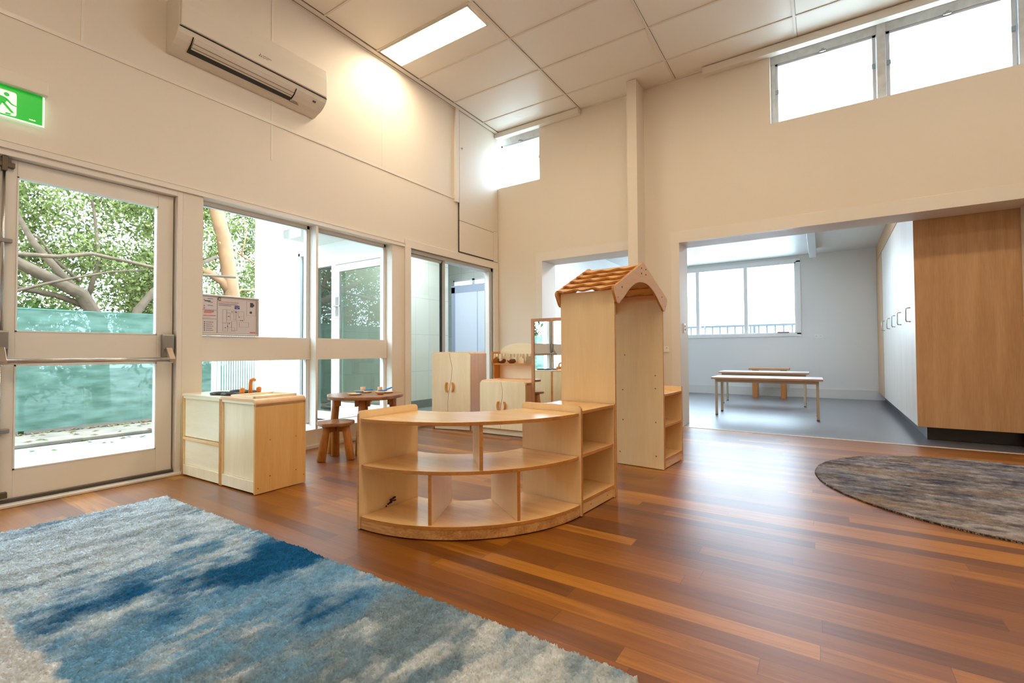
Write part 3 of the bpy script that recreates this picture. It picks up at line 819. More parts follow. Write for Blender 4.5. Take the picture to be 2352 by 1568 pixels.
def trees():
    bark = mat('grey_brown_bark', (96, 76, 56), .85, var=.35, vscale=9, bump=.6, bscale=25)
    gum = mat('smooth_orange_bark', (150, 106, 70), .75, var=.25, vscale=5, bump=.3, bscale=12)
    lm = leaf_material('sunlit_leaf', (64, 78, 42), (158, 164, 98))
    ld = leaf_material('deep_green_leaf', (26, 46, 24), (74, 100, 48))
    def tree(label, loc, limbs, crown, per, size, seed, bm_, leafm):
        t = thing('tree', label, 'tree', loc, group='trees beyond the yard fence')
        for q_, (pts, r0, r1) in enumerate(limbs):
            n = len(pts); m = MB(); m.tube([(p[0] - loc[0], p[1] - loc[1], p[2] - loc[2]) for p in pts], [r0 + (r1 - r0) * k / (n - 1) for k in range(n)], 9)
            m.build('trunk' if q_ == 0 else 'branch', bm_, t)
        V, T = leaves(np.array(crown), per, size, seed); V -= np.array(loc)
        o = quad_cloud('foliage', V, T, leafm, t)
        return t
    rg = np.random.default_rng(11)
    # tree A : spreading branches behind the door
    limbs = [([(-9.0, 2.5, -.05), (-9.0, 2.45, 1.4), (-9.0, 2.25, 1.78), (-9.0, 1.9, 1.98), (-9.0, 1.45, 2.22), (-9, .9, 2.5)], .11, .06),
             ([(-9.0, 2.28, 1.70), (-9.0, 2.0, 2.08), (-9.05, 1.75, 2.45), (-9.1, 1.6, 2.8), (-9.1, 1.45, 3.6)], .06, .02),
             ([(-9.05, 2.35, 1.6), (-9.1, 2.0, 1.75), (-9.1, 1.6, 1.82), (-9.1, 1.0, 1.9)], .05, .02),
             ([(-8.6, .8, 2.15), (-8.6, 1.5, 2.20), (-8.6, 1.9, 2.23), (-8.6, 2.25, 2.33), (-8.6, 2.7, 2.28), (-8.6, 3.3, 2.2), (-8.6, 4.2, 2.25)], .030, .022),
             ([(-8.7, 1.1, 1.68), (-8.7, 1.5, 1.72), (-8.7, 1.8, 1.86), (-8.7, 2.1, 1.98), (-8.7, 2.5, 2.12), (-8.7, 2.9, 2.2)], .022, .012),
             ([(-9, 2.85, 1.0), (-9.1, 2.95, 1.6), (-9.2, 3.2, 1.95), (-9.3, 3.6, 2.3), (-9.3, 4.2, 2.7)], .075, .03),
             ([(-9.3, 2.4, 1.8), (-9.4, 2.55, 2.4), (-9.5, 2.5, 3.2), (-9.5, 2.3, 4.0)], .035, .012),
             ([(-9.3, 2.3, 2.0), (-9.4, 2.05, 2.3), (-9.5, 1.9, 2.6), (-9.6, 1.2, 3.0)], .025, .01)]
    cr = [(rg.uniform(-11.2, -9.2), rg.uniform(-.5, 4.0), rg.uniform(1.3, 4.4), rg.uniform(.28, .6)) for _ in range(270)]
    tree('tree with thick spreading bare branches behind the green fence, seen through the door', (-9.0, 2.5, -.04), limbs, cr, 200, .040, 3, bark, lm)
    # tree B : pale orange gum trunk
    limbs = [([(-9.5, 4.75, -.05), (-9.5, 4.66, 1.4), (-9.5, 4.58, 2.02), (-9.5, 4.50, 2.6), (-9.5, 4.42, 3.1), (-9.5, 4.28, 3.65), (-9.5, 4.1, 4.3), (-9.6, 3.9, 5.2)], .15, .11),
             ([(-9.5, 4.55, 2.05), (-9.5, 4.4, 2.28), (-9.5, 4.15, 2.42), (-9.5, 3.7, 2.5)], .09, .06),
             ([(-9.7, 4.5, 2.7), (-9.8, 4.8, 2.95), (-9.9, 5.2, 2.8), (-10, 5.8, 2.6)], .03, .012),
             ([(-9.6, 4.6, 2.0), (-9.8, 4.9, 2.2), (-9.9, 5.3, 2.25)], .03, .015),
             ([(-9.8, 4.9, 2.9), (-9.9, 5.05, 3.4), (-10, 5.0, 4.0)], .018, .008)]
    cr = [(rg.uniform(-11.8, -10.0), rg.uniform(3.4, 6.6), rg.uniform(1.4, 4.6), rg.uniform(.2, .42)) for _ in range(170)]
    tree('leaning tree with smooth orange trunk seen through the window above the framed plan', (-9.5, 4.75, -.04), limbs, cr, 150, .045, 5, gum, lm)
    # tree C : hedge-like growth behind fence
    cr = [(rg.uniform(-9.6, -8.3), rg.uniform(-5.5, 3.9), rg.uniform(.2, 1.5), rg.uniform(.2, .45)) for _ in range(120)]
    tree('low dense bushy tree growing right behind the green screen', (-9.2, 1.0, -.04), [([(-9.2, 1.0, -.04), (-9.2, 1.0, 1.0)], .05, .02), ([(-9.2, 2.6, -.04), (-9.1, 2.4, 1.2)], .04, .02)], cr, 90, .06, 9, bark, ld)
    # trees D : reflected in the outer door
    cr = [(rg.uniform(-13, -9.5), rg.uniform(-10, -2), rg.uniform(1.6, 5.5), rg.uniform(.4, .8)) for _ in range(90)]
    tree('dark green tree further along the yard, mirrored in the outer door glass', (-11, -5.5, -.04), [([(-11, -5.5, -.04), (-11, -5.4, 2.5), (-11.1, -5.5, 4.5)], .2, .1)], cr, 120, .12, 13, bark, ld)


trees()


# ------------------------------------------------------------------ fittings on the left wall
def exit_sign():
    t = thing('exit_sign', 'illuminated green running-man exit sign with cream housing above the door', 'exit sign', (XL, .45, 2.56))
    MB().box(0, -.13, -.045, .075, .378, .045).build('housing', M_ac, t, bevel=.006)
    g = mat('lit_exit_green', (20, 190, 60), .3, emis=(10, 215, 55), estr=.42); wm = mat('lit_exit_white', (250, 255, 250), .3, emis=(235, 255, 240), estr=.8)
    ed = mat('lit_acrylic_edge', (235, 255, 240), .2, emis=(220, 255, 230), estr=1.0)
    MB().box(.030, -.12, -.232, .038, .368, -.045).build('acrylic_edge', ed, t)
    MB().box(.037, -.115, -.226, .040, .358, -.045).build('sign_face', g, t)
    # white field with the running figure, y .02 .. .165
    pb = []
    y0, y1, z0, z1, r = .097, .245, -.218, -.075, .012
    for (cy_, cz_, a0) in ((y1 - r, z1 - r, 0), (y0 + r, z1 - r, 90), (y0 + r, z0 + r, 180), (y1 - r, z0 + r, 270)):
        for k in range(5):
            a = math.radians(a0 + k * 22.5); pb.append((cy_ + r * math.cos(a), cz_ + r * math.sin(a)))
    MB().prism(pb, .040, .0412, 'x').build('white_field', wm, t)
    fg = MB(); X0, X1 = .0412, .0422
    c = (.203, -.098)
    fg.prism([(c[0] + .012 * math.cos(a * PI / 8), c[1] + .012 * math.sin(a * PI / 8)) for a in range(16)], X0, X1, 'x')
    for q in ([(.075, -.112), (.098, -.116), (.112, -.128), (.102, -.156), (.078, -.150)],          # torso
              [(.098, -.116), (.114, -.124), (.130, -.145), (.158, -.152), (.158, -.158), (.126, -.153), (.108, -.136)],   # front arm
              [(.078, -.112), (.080, -.122), (.058, -.124), (.040, -.140), (.034, -.134), (.054, -.114)],  # rear arm
              [(.086, -.150), (.104, -.152), (.142, -.200), (.128, -.202)],       # front leg
              [(.078, -.146), (.092, -.152), (.082, -.178), (.052, -.186), (.050, -.176), (.072, -.170)],  # rear leg
              [(.108, -.206), (.130, -.206), (.124, -.216), (.100, -.216)]):
        fg.prism([(min(u + .095, .2445), v) for u, v in q], X0, X1, 'x')
    fg.build('running_figure', bpy.data.materials['lit_exit_green'], t)
    mk = MB()
    for k in range(8): mk.box(.040, .300 + k * .0036, -.212, .0408, .3028 + k * .0036, -.2035 - (k % 3) * .002)
    mk.build('maker_mark', wm, t)


exit_sign()


def air_conditioner():
    t = thing('air_conditioner', 'ivory wall-mounted split system air conditioner high on the left wall', 'air conditioner', (XL, 1.475, 3.17))
    W = 1.225
    prof = [(0, .0), (.035, .004), (.075, .022), (.125, .034), (.165, .058), (.200, .092), (.222, .122), (.222, .135), (.19, .385), (0, .40)]
    back = [(a, b) for a, b in prof]
    body = MB()
    body.prism([(a, b) for a, b in [(0, 0), (.03, .002), (.075, .020), (.12, .034), (.165, .060), (.200, .095), (.216, .125), (.214, .36), (.19, .385), (0, .39)]], 0, W, 'y')
    body.build('body', M_ac, t, bevel=.004)
    # front fascia standing proud of the body
    MB().prism([(.212, .132), (.232, .138), (.236, .30), (.226, .385), (.205, .392)], .012, W - .012, 'y').build('front_panel', M_ac, t, bevel=.006, seg=3)
    MB().box(.205, .006, .1265, .2225, W - .006, .132).build('shadow_gap', M_dark, t)
    # outlet: dark slot and louvre
    s0, s1 = .10, W - .30
    sl = MB(); sl.prism([(.095, .020), (.140, .040), (.150, .075), (.10, .07)], s0, s1, 'y'); sl.build('outlet_slot', M_black, t)
    lv = MB(); lv.prism([(.128, .040), (.138, .034), (.166, .052), (.196, .086), (.190, .098)], s0 + .012, s1 - .01, 'y'); lv.build('louvre', M_ac, t, bevel=.002)
    ln = MB(); ln.prism([(.150, .0405), (.156, .0445), (.154, .047)], s0 + .012, s1 - .01, 'y'); ln.prism([(.176, .0600), (.180, .0645), (.177, .066)], s0 + .012, s1 - .01, 'y')
    ln.build('louvre_line', mat('warm_grey_line', (150, 132, 112), .5), t)
    ends = MB().prism([(.115, .026), (.14, .036), (.17, .055), (.205, .096), (.198, .10), (.16, .062), (.12, .045)], s0 - .001, s0 + .006, 'y')
    ends.build('louvre_gap', M_dark, t)
    ends = MB().prism([(.115, .026), (.14, .036), (.17, .055), (.205, .096), (.198, .10), (.16, .062), (.12, .045)], s1 - .004, s1 + .003, 'y')
    ends.build('louvre_gap', M_dark, t)
    gp = mat('grey_print', (158, 148, 134), .5)
    # indicator window and rating marks under the right end
    MB().prism([(.176, .064), (.186, .074), (.184, .078), (.174, .068)], W - .125, W - .095, 'y').build('indicator_window', mat('dark_grey_window', (90, 84, 78), .3), t)
    rm = MB()
    for k in range(3): rm.prism([(.085 + k * .010, .0185 + k * .0035), (.091 + k * .010, .021 + k * .0035), (.089 + k * .010, .023 + k * .0035)], W - .30 + .01 * k, W - .21 - .012 * k, 'y')
    rm.build('rating_mark', gp, t)
    # small light end cap at the top right corner
    MB().prism([(.1, .30), (.218, .285), (.205, .392), (.1, .392)], W - .012, W + .002, 'y').build('end_cap', mat('light_end_cap', (242, 236, 222), .3), t)
    # logo: three small rhombi and the maker's name
    lg = MB(); cy_, cz_ = .585, .205
    for dy, dz in ((0, .009), (-.0075, -.004), (.0075, -.004)):
        xx = .2368
        lg.prism([(cy_ + dy, cz_ + dz - .008), (cy_ + dy + .005, cz_ + dz), (cy_ + dy, cz_ + dz + .008), (cy_ + dy - .005, cz_ + dz)], .232, xx, 'x')
    lg.build('logo', gp, t)
    lettering('maker_name', 'MITSUBISHI', .015, on_left_wall(.2348, .604, .207), gp, t)
    lettering('maker_name', 'ELECTRIC', .011, on_left_wall(.2345, .604, .195), gp, t)


air_conditioner()


def ceiling_light(x0, y0, label, lit=True):
    t = thing('ceiling_light', label, 'ceiling light', (x0, y0, 4.19), group='recessed ceiling light panels')
    W, D = 1.20, .305
    f = MB(); f.box(-.012, -.012, -.003, W + .012, 0, .014); f.box(-.012, D, -.003, W + .012, D + .012, .014); f.box(-.012, 0, -.003, 0, D, .014); f.box(W, 0, -.003, W + .012, D, .014)
    f.build('frame', M_tee, t)
    MB().box(0, 0, .002, W, D, .008).build('diffuser', M_diff, t)
    return t


M_diff = mat('lit_diffuser', (255, 250, 240), .4, emis=(255, 234, 202), estr=14 * LAMP)
M_diff_cool = mat('added_cool_diffuser', (250, 252, 255), .4, emis=(225, 238, 255), estr=52)  # glow of the added panels only
ceiling_light(-3.955, 3.435, 'lit rectangular ceiling light panel close to the left wall')
# unseen panels added on the same grid to brighten the room
ceiling_light(-1.40, .90, 'added unseen light panel above the middle of the room')
ceiling_light(-1.40, 3.435, 'added unseen light panel in the same row as the one near the left wall')
ceiling_light(1.12, 3.435, 'added unseen light panel above the round rug')
ceiling_light(1.12, .90, 'added unseen light panel near the right-hand wall')
ceiling_light(-1.40, -1.6, 'added unseen light panel at the rear of the room')
for x_, y_, z_, lab in ((-2.9, 7.0, 2.752, 'added unseen cool-white light panel in the left part of the far room'), (-.9, 7.6, 2.752, 'added unseen cool-white light panel above the low tables'),
                        (-5.4, 5.0, 2.694, 'added unseen cool-white light panel of the washroom')):  # cool panels added out of view to lift far room and washroom
    l_ = ceiling_light(x_, y_, lab); l_.location.z = z_
    for c_ in children(l_):
        if c_.name.startswith('diffuser'): c_.data.materials[0] = M_diff_cool


def hatch():
    t = thing('wall_cupboard', 'flush cream high-level cupboard above the sliding glass door', 'cupboard', (XL, 4.87, 2.262))
    MB().box(0, 0, 0, .012, .80, 1.925).build('carcass_edge', M_dark, t)
    MB().box(.0, .008, .008, .022, .79, .424).build('lower_panel', M_wall, t, bevel=.002)
    MB().box(.0, .008, .430, .022, .79, 1.92).build('door', M_wall, t, bevel=.002)
    MB().tube([(.022, .058, 1.424), (.030, .058, 1.424)], .011, 12).build('lock', M_steel, t)
    MB().box(0, .80, -.0, .016, .91, .45).build('side_filler', M_wall, t); MB().box(0, .80, .455, .012, .91, 1.92).build('side_filler', M_wall, t)


hatch()


def evac_plan():
    t = thing('evacuation_plan', 'framed evacuation diagram leaning in the window beside the glazed door', 'framed plan', (XL - .085, 1.75, 1.057))
    W, H = .475, .335
    f = MB(); r = .016
    f.box(0, 0, 0, .018, W, r); f.box(0, 0, H - r, .018, W, H); f.box(0, 0, r, .018, r, H - r); f.box(0, W - r, r, .018, W, H - r)
    f.build('frame', mat('silver_snap_frame', (206, 198, 188), .35, metal=.4), t, bevel=.005, seg=3)
    MB().box(.002, r, r, .010, W - r, H - r).build('poster', mat('poster_paper', (214, 208, 212), .35), t)
    ink = mat('poster_ink', (70, 68, 76), .5); red = mat('poster_red', (205, 70, 70), .5); blue = mat('poster_blue', (40, 44, 120), .5); grn = mat('poster_green', (20, 80, 50), .5); grey = mat('poster_grey', (150, 148, 156), .5)
    x0, x1 = .0100, .0108
    def U(u): return r + u * (W - 2 * r)
    def V(v): return H - r - v * (H - 2 * r)
    lines = MB(); redm = MB()
    def rect(mb, u0, v0, u1, v1): mb.box(x0, U(u0), V(v1), x1, U(u1), V(v0))
    def outline(u0, v0, u1, v1, w_=.0022):
        rect(lines, u0, v0, u1, v0 + w_ * 1.4); rect(lines, u0, v1 - w_ * 1.4, u1, v1); rect(lines, u0, v0, u0 + w_, v1); rect(lines, u1 - w_, v0, u1, v1)
    outline(.0, .01, .262, .36); outline(0, .37, .262, .60); outline(0, .61, .262, .99); outline(.27, .01, .985, .985)
    outline(.80, .05, .975, .46)
    # floor plan outline
    for a in ((.36, .33, .43, .70), (.43, .33, .56, .42), (.43, .42, .50, .52), (.56, .33, .60, .60), (.60, .36, .75, .62), (.64, .36, .75, .50), (.36, .70, .45, .92), (.45, .68, .52, .82), (.52, .64, .62, .90), (.66, .66, .84, .80), (.43, .52, .50, .62), (.52, .82, .58, .92)): outline(*a)
    for k, wd in enumerate((.34, .22)): rect(lines, .29, .175 + k * .04, .29 + wd, .187 + k * .04)
    for k in range(5): rect(lines, .075, .69 + k * .055, .20 - .02 * (k % 2), .70 + k * .055); rect(lines, .04, .682 + k * .055, .06, .706 + k * .055)
    for k in range(3): rect(lines, .10, .06 + k * .09, .19, .072 + k * .09)
    for (u, v) in ((.52, .37), (.58, .37), (.60, .38), (.46, .50), (.65, .51), (.68, .60), (.71, .60), (.47, .70), (.44, .78), (.40, .82)): rect(lines, u, v, u + .018, v + .022)
    rect(lines, .865, .09, .925, .22); rect(lines, .925, .13, .945, .19)
    c = (U(.88), V(.37)); lines.prism([(c[0] + .011 * math.cos(a * PI / 8), c[1] + .011 * math.sin(a * PI / 8)) for a in range(16)], x0, x1, 'x')
    lines.build('plan_drawing', ink, t)
    cc = (U(.305), V(.055)); lg = MB()
    pts = [(cc[0] + .016 * math.cos(math.radians(a)), cc[1] + .014 * math.sin(math.radians(a))) for a in range(30, 331, 25)] + [(cc[0] + .009 * math.cos(math.radians(a)), cc[1] + .006 * math.sin(math.radians(a))) for a in range(330, 29, -25)]
    lg.prism(pts, x0, x1, 'x'); lg.build('crescent_logo', ink, t)
    rr = MB()
    for a in ((.05, .385, .21, .405), (.04, .42, .20, .432), (.04, .445, .17, .455), (.03, .51, .24, .525), (.86, .93, .97, .955), (.035, .09, .055, .11), (.035, .25, .055, .275), (.035, .31, .055, .335)): rect(rr, *a)
    rr.build('red_print', red, t)
    gg = MB(); rect(gg, .05, .115, .15, .14); gg.build('green_print', grn, t)
    bb = MB(); rect(bb, .575, .205, .665, .30); bb.build('location_box', blue, t)
    wt = mat('poster_white', (235, 235, 240), .5)
    lettering('title', 'EVACUATION DIAGRAM', .0145, on_left_wall(.0106, U(.285), V(.145)), red, t, ext=.0003)
    lettering('location_text', 'YOU ARE', .0095, on_left_wall(.0109, U(.62), V(.247)), wt, t, ext=.0003, align='CENTER')
    lettering('location_text', 'HERE', .0095, on_left_wall(.0109, U(.62), V(.285)), wt, t, ext=.0003, align='CENTER')


evac_plan()


def switches():
    t = thing('light_switch', 'white light switch on the jamb of the wide opening', 'light switch', (-1.405, 5.98, 1.19))
    MB().box(0, -.035, -.058, .012, .035, .058).build('wall_plate', M_white_pl, t, bevel=.003)
    for z in (.02, -.02): MB().box(.012, -.008, z - .012, .018, .008, z + .012).build('rocker_switch', M_alu, t, bevel=.001)
    t = thing('power_outlet', 'white power point low on the back wall beside the wide opening', 'power point', (-1.59, YB - .001, .93))
    MB().box(-.055, -.012, -.036, .055, 0, .036).build('wall_plate', M_white_pl, t, bevel=.003)
    for x in (-.026, .026): MB().box(x - .007, -.016, .008, x + .007, -.012, .022).build('rocker_switch', bpy.data.materials['grey_plastic'], t)


switches()


# ------------------------------------------------------------------ shelving with the arch
U_O = Vector((-1.119, 2.375, 0)); U_A = math.atan2(.9965, .0836)      # local x runs along the fronts, local y goes inwards


def corner_shelf():
    C = Vector((-1.962, 2.445))
    t = thing('curved_shelf', 'low quarter-round maple shelf unit with open curved shelves, centre of the room', 'shelf', (C.x, C.y, 0))
    R, Ri = .850, .448
    aL = math.atan2(1.587 - C.y, -2.003 - C.x); aR = math.atan2(2.375 - C.y, -1.119 - C.x)    # left and right ends of arc
    n = 40
    A = [aL + (aR - aL) * k / n for k in range(n + 1)]

    def sector(ri, ro, shrink=0.0):
        A_ = [aL + shrink + (aR - aL - 2 * shrink) * k / n for k in range(n + 1)]
        return [(ro * math.cos(a), ro * math.sin(a)) for a in A_] + [(ri * math.cos(a), ri * math.sin(a)) for a in reversed(A_)]
    def board(name, z0, z1, ri, ro, shrink=.012):
        MB().prism(sector(ri, ro, shrink), z0, z1, 'z', 0, 1).build(name, [M_maple_h, M_edge], t, bevel=.002)
    board('top_board', .553, .571, Ri, R - .004)
    board('middle_shelf', .314, .332, Ri, R - .008)
    board('bottom_shelf', .052, .070, Ri, R - .002)
    pl = MB(); pl.prism(sector(R - .05, R - .004, .012), .006, .052, 'z'); pl.build('plinth', M_plinth, t, bevel=.001)
    pl = MB(); pl.prism(sector(Ri + .004, Ri + .03, .02), .006, .052, 'z'); pl.build('rear_plinth', M_edge, t)
    # end panels, local boxes set radially
    def panel(a, zt, name, side):
        d = Vector((math.cos(a), math.sin(a))); nrm = Vector((-d.y, d.x)) * side
        th = .018
        p = [d * Ri, d * (R + .003), d * (R + .003) + nrm * th, d * Ri + nrm * th]
        m = MB()
        # rounded upper corners: polygon in (s, z), extruded through thickness
        L_ = R + .003 - Ri; r = .022
        prof = [(0, .004), (L_, .004), (L_, zt - r)] + [(L_ - r + r * math.sin(q), zt - r + r * math.cos(q)) for q in (1.2, .8, .4, 0)] + [(r - r * math.sin(q), zt - r + r * math.cos(q)) for q in (0, .4, .8, 1.2)] + [(0, zt - r)]
        lo = [m.bm.verts.new((*(d * (Ri + s)), z)) for s, z in prof]; hi = [m.bm.verts.new((*(d * (Ri + s) + nrm * th), z)) for s, z in prof]
        f = m.bm.faces.new(lo); f.material_index = 0; f = m.bm.faces.new(hi); f.material_index = 0
        for k in range(len(prof)):
            f = m.bm.faces.new((lo[k], lo[(k + 1) % len(prof)], hi[(k + 1) % len(prof)], hi[k])); f.material_index = 1
        return m.build(name, [M_maple, M_edge], t, bevel=.0015)
    panel(aL + .006, .608, 'end_panel', -1); panel(aR - .003, .608, 'end_panel', 1)

    def divider(a, z0, z1):
        d = Vector((math.cos(a), math.sin(a))); nrm = Vector((-d.y, d.x)) * .009
        q0, q1 = d * (Ri + .012), d * (R - .012)
        m = MB(); vs = []
        for z in (z0, z1):
            for q, s in ((q0, -1), (q1, -1), (q1, 1), (q0, 1)):
                vs.append(m.bm.verts.new((q.x + nrm.x * s, q.y + nrm.y * s, z)))
        for idx, mi in (((0, 1, 2, 3), 1), ((4, 5, 6, 7), 1), ((0, 1, 5, 4), 0), ((2, 3, 7, 6), 0), ((1, 2, 6, 5), 1), ((3, 0, 4, 7), 1)):
            f = m.bm.faces.new([vs[k] for k in idx]); f.material_index = mi
        m.build('divider', [M_maple, M_edge], t, bevel=.001)
    divider(math.radians(-47), .332, .553); divider(math.radians(-64.2), .070, .314); divider(math.radians(-34), .070, .314)
    # dark scribble on the inside of left end panel
    sc = MB()
    x = -2.003 - C.x + .026
    def blob(cy_, cz_, ry, rz_):
        sc.prism([(cy_ + ry * math.cos(k * PI / 5) * random.uniform(.7, 1.2), cz_ + rz_ * math.sin(k * PI / 5) * random.uniform(.7, 1.2)) for k in range(10)], x, x + .0012, 'x')
    for yy, zz, a_, b_ in ((1.81, .112, .012, .008), (1.79, .105, .010, .008), (1.785, .093, .013, .007), (1.77, .088, .01, .005), (1.755, .080, .008, .004), (1.815, .097, .012, .005), (1.80, .099, .006, .004)):
        blob(yy - C.y, zz, a_, b_)
    sc.build('marker_scribble', mat('dark_brown_marker', (48, 8, 4), .6), t)


M_plinth = wood('layered_ply_plinth', (176, 120, 66), (222, 172, 112), 'x', .45, contrast=1.4)
corner_shelf()


def straight_unit(s0, W, label, mirror=False, raise_side=0):
    """open two-tier shelf unit. local origin at the front-left floor corner"""
    p = U_O + Vector((math.cos(U_A), math.sin(U_A), 0)) * s0
    t = thing('shelf_unit', label, 'shelf', (p.x, p.y, 0), U_A, group='narrow shelf units beside the arch')
    D, H, T = .40, .60, .018
    MB().box(0, 0, .004, T, D, H - .02 + (.034 if raise_side < 0 else 0), 0, 1).build('side_panel', [M_maple, M_edge], t, bevel=.0015)
    MB().box(W - T, 0, .004, W, D, H - .02 + (.034 if raise_side > 0 else 0), 0, 1).build('side_panel', [M_maple, M_edge], t, bevel=.0015)
    x0, x1 = T + .0005, W - T - .0005
    MB().box(x0, .001, .560, x1, D, .578, 0, 1).build('top_board', [M_maple_h, M_edge], t, bevel=.0015)
    MB().box(x0, .004, .318, x1, D - .012, .336, 0, 1).build('shelf', [M_maple_h, M_edge], t, bevel=.0015)
    MB().box(x0, .001, .066, x1, D - .012, .084, 0, 1).build('bottom_shelf', [M_maple_h, M_edge], t, bevel=.0015)
    MB().box(x0, .008, .006, x1, .026, .066).build('plinth', M_maple_h, t)
    MB().box(x0, D - .012, .006, x1, D, .56).build('back_panel', M_maple, t)
    s = MB()
    for x in (.12, W - .1): s.tube([(x, .0075, .036), (x, .009, .036)], .0035, 8)
    s.build('screw', M_dark, t)
    return t


straight_unit(.012, .424, 'narrow maple shelf unit joined to the curved shelf, left of the arch')
straight_unit(1.2785, .42, 'narrow maple shelf unit on the far side of the arch near the wide opening', raise_side=1)


def arch_house():
    p = U_O + Vector((math.cos(U_A), math.sin(U_A), 0)) * .4365
    t = thing('play_house_arch', 'tall maple play house arch with gabled wavy-shingle roof', 'play house', (p.x, p.y, 0), U_A)
    W, D, T, H = .8415, .395, .018, 1.300
    # screws on the passage faces are separate small parts of panels
    MBp = MB().box(0, -.002, .004, T, D, H, 0, 1)
    MBp.build('side_panel', [M_maple, M_edge], t, bevel=.0015)
    pb = MB().box(W - T, -.002, .004, W, D, H, 0, 1).build('side_panel', [M_maple, M_edge], t, bevel=.0015)
    s = MB()
    for y, z in ((.06, .1), (.06, .62), (.36, .1), (.31, .88), (.06, .72), (.06, .36), (.33, .36), (.33, .60)): s.tube([(W - T - .0015, y, z), (W - T, y, z)], .006, 10)
    s.build('screw_cap', M_alu, pb)
    # gables
    cx = W / 2; hw = .464; z_ap, z_ev = 1.530, 1.306

    def gable_profile():
        out = []
        half = [(0, z_ap), (.016, z_ap - .002), (.034, z_ap - .013), (hw - .010, z_ev + .010), (hw - .001, z_ev - .004), (hw - .002, z_ev - .02),
                (hw - .030, 1.238), (hw - .040, 1.222), (hw - .054, 1.212), (hw - .070, 1.210), (hw - .088, 1.216), (hw - .106, 1.232),
                (.330, 1.247), (.300, 1.268), (.262, 1.297), (.225, 1.321), (.187, 1.342), (.140, 1.362), (.090, 1.377), (.045, 1.384)]
        n = len(half)
        out = [(cx - x, z) for x, z in reversed(half[:12])][0:0]
        out = [(cx + x, z) for x, z in half] + [(cx, 1.386)] + [(cx - x, z) for x, z in reversed(half[1:])]
        return out
    gp = gable_profile()
    for y0, y1, lab in ((-.020, -.003, 'front'), (D + .003, D + .020, 'rear')):
        g = MB().prism(gp, y0, y1, 'y', 0, 1).build('gable_board', [M_gable, M_edge], t, bevel=.003)
        if lab == 'front':
            s = MB()
            for x, z in ((cx - .03, 1.484), (cx + .045, 1.484), (cx - .03, 1.447), (cx + .045, 1.447), (cx - .345, 1.320), (cx + .35, 1.316)):
                s.tube([(x, -.0215, z), (x, -.020, z)], .0055, 10)
            for x, z in ((cx - .405, 1.25), (cx + .42, 1.25)): s.tube([(x, -.0212, z), (x, -.020, z)], .003, 8)
            s.build('screw_cap', M_dark, g)
    # shingle boards, five a side, lapped, wavy lower edge
    sl = math.atan2(z_ap - z_ev, hw)
    y0, y1 = -.004, D + .004
    nS = 28
    for side in (-1, 1):
        dirx = math.cos(sl) * side; dirz = -math.sin(sl)
        nx, nz = math.sin(sl) * side, math.cos(sl)
        for k in range(5):
            u0 = .003 + k * .099; L_ = .138
            if side > 0: u0 += 0
            m = MB()
            top, bot = [], []
            for j in range(nS + 1):
                y = y0 + (y1 - y0) * j / nS
                wv = .016 * math.cos(2 * PI * (j / nS) * 3.05 + .4 + PI)
                u_b = u0 + L_ + wv - .012
                lift_top = .004 + .000; lift_bot = .027
                def P(u, lift): return (cx + dirx * u + nx * (lift - .012), y, z_ap + dirz * u + nz * (lift - .012) - .004)
                top.append([m.bm.verts.new(P(u0, lift_top)), m.bm.verts.new(P(u_b, lift_bot))])
                bot.append([m.bm.verts.new(P(u0, lift_top - .012)), m.bm.verts.new(P(u_b, lift_bot - .014))])
            for j in range(nS):
                for (A_, B_, mi) in ((top[j], top[j + 1], 0), (bot[j], bot[j + 1], 0)):
                    f = m.bm.faces.new((A_[0], B_[0], B_[1], A_[1])); f.material_index = mi
                f = m.bm.faces.new((top[j][1], top[j + 1][1], bot[j + 1][1], bot[j][1])); f.material_index = 1
                f = m.bm.faces.new((top[j][0], top[j + 1][0], bot[j + 1][0], bot[j][0])); f.material_index = 1
            for j in (0, nS):
                f = m.bm.faces.new((top[j][0], top[j][1], bot[j][1], bot[j][0])); f.material_index = 1
            m.build('roof_board', [M_roof, M_edge], t)


M_gable = wood('pinkish_ply_gable', (204, 160, 122), (220, 182, 146), 'x', .4, contrast=.8)
M_roof = wood('honey_ply_roof', (210, 156, 92), (228, 182, 120), 'y', .3)
arch_house()


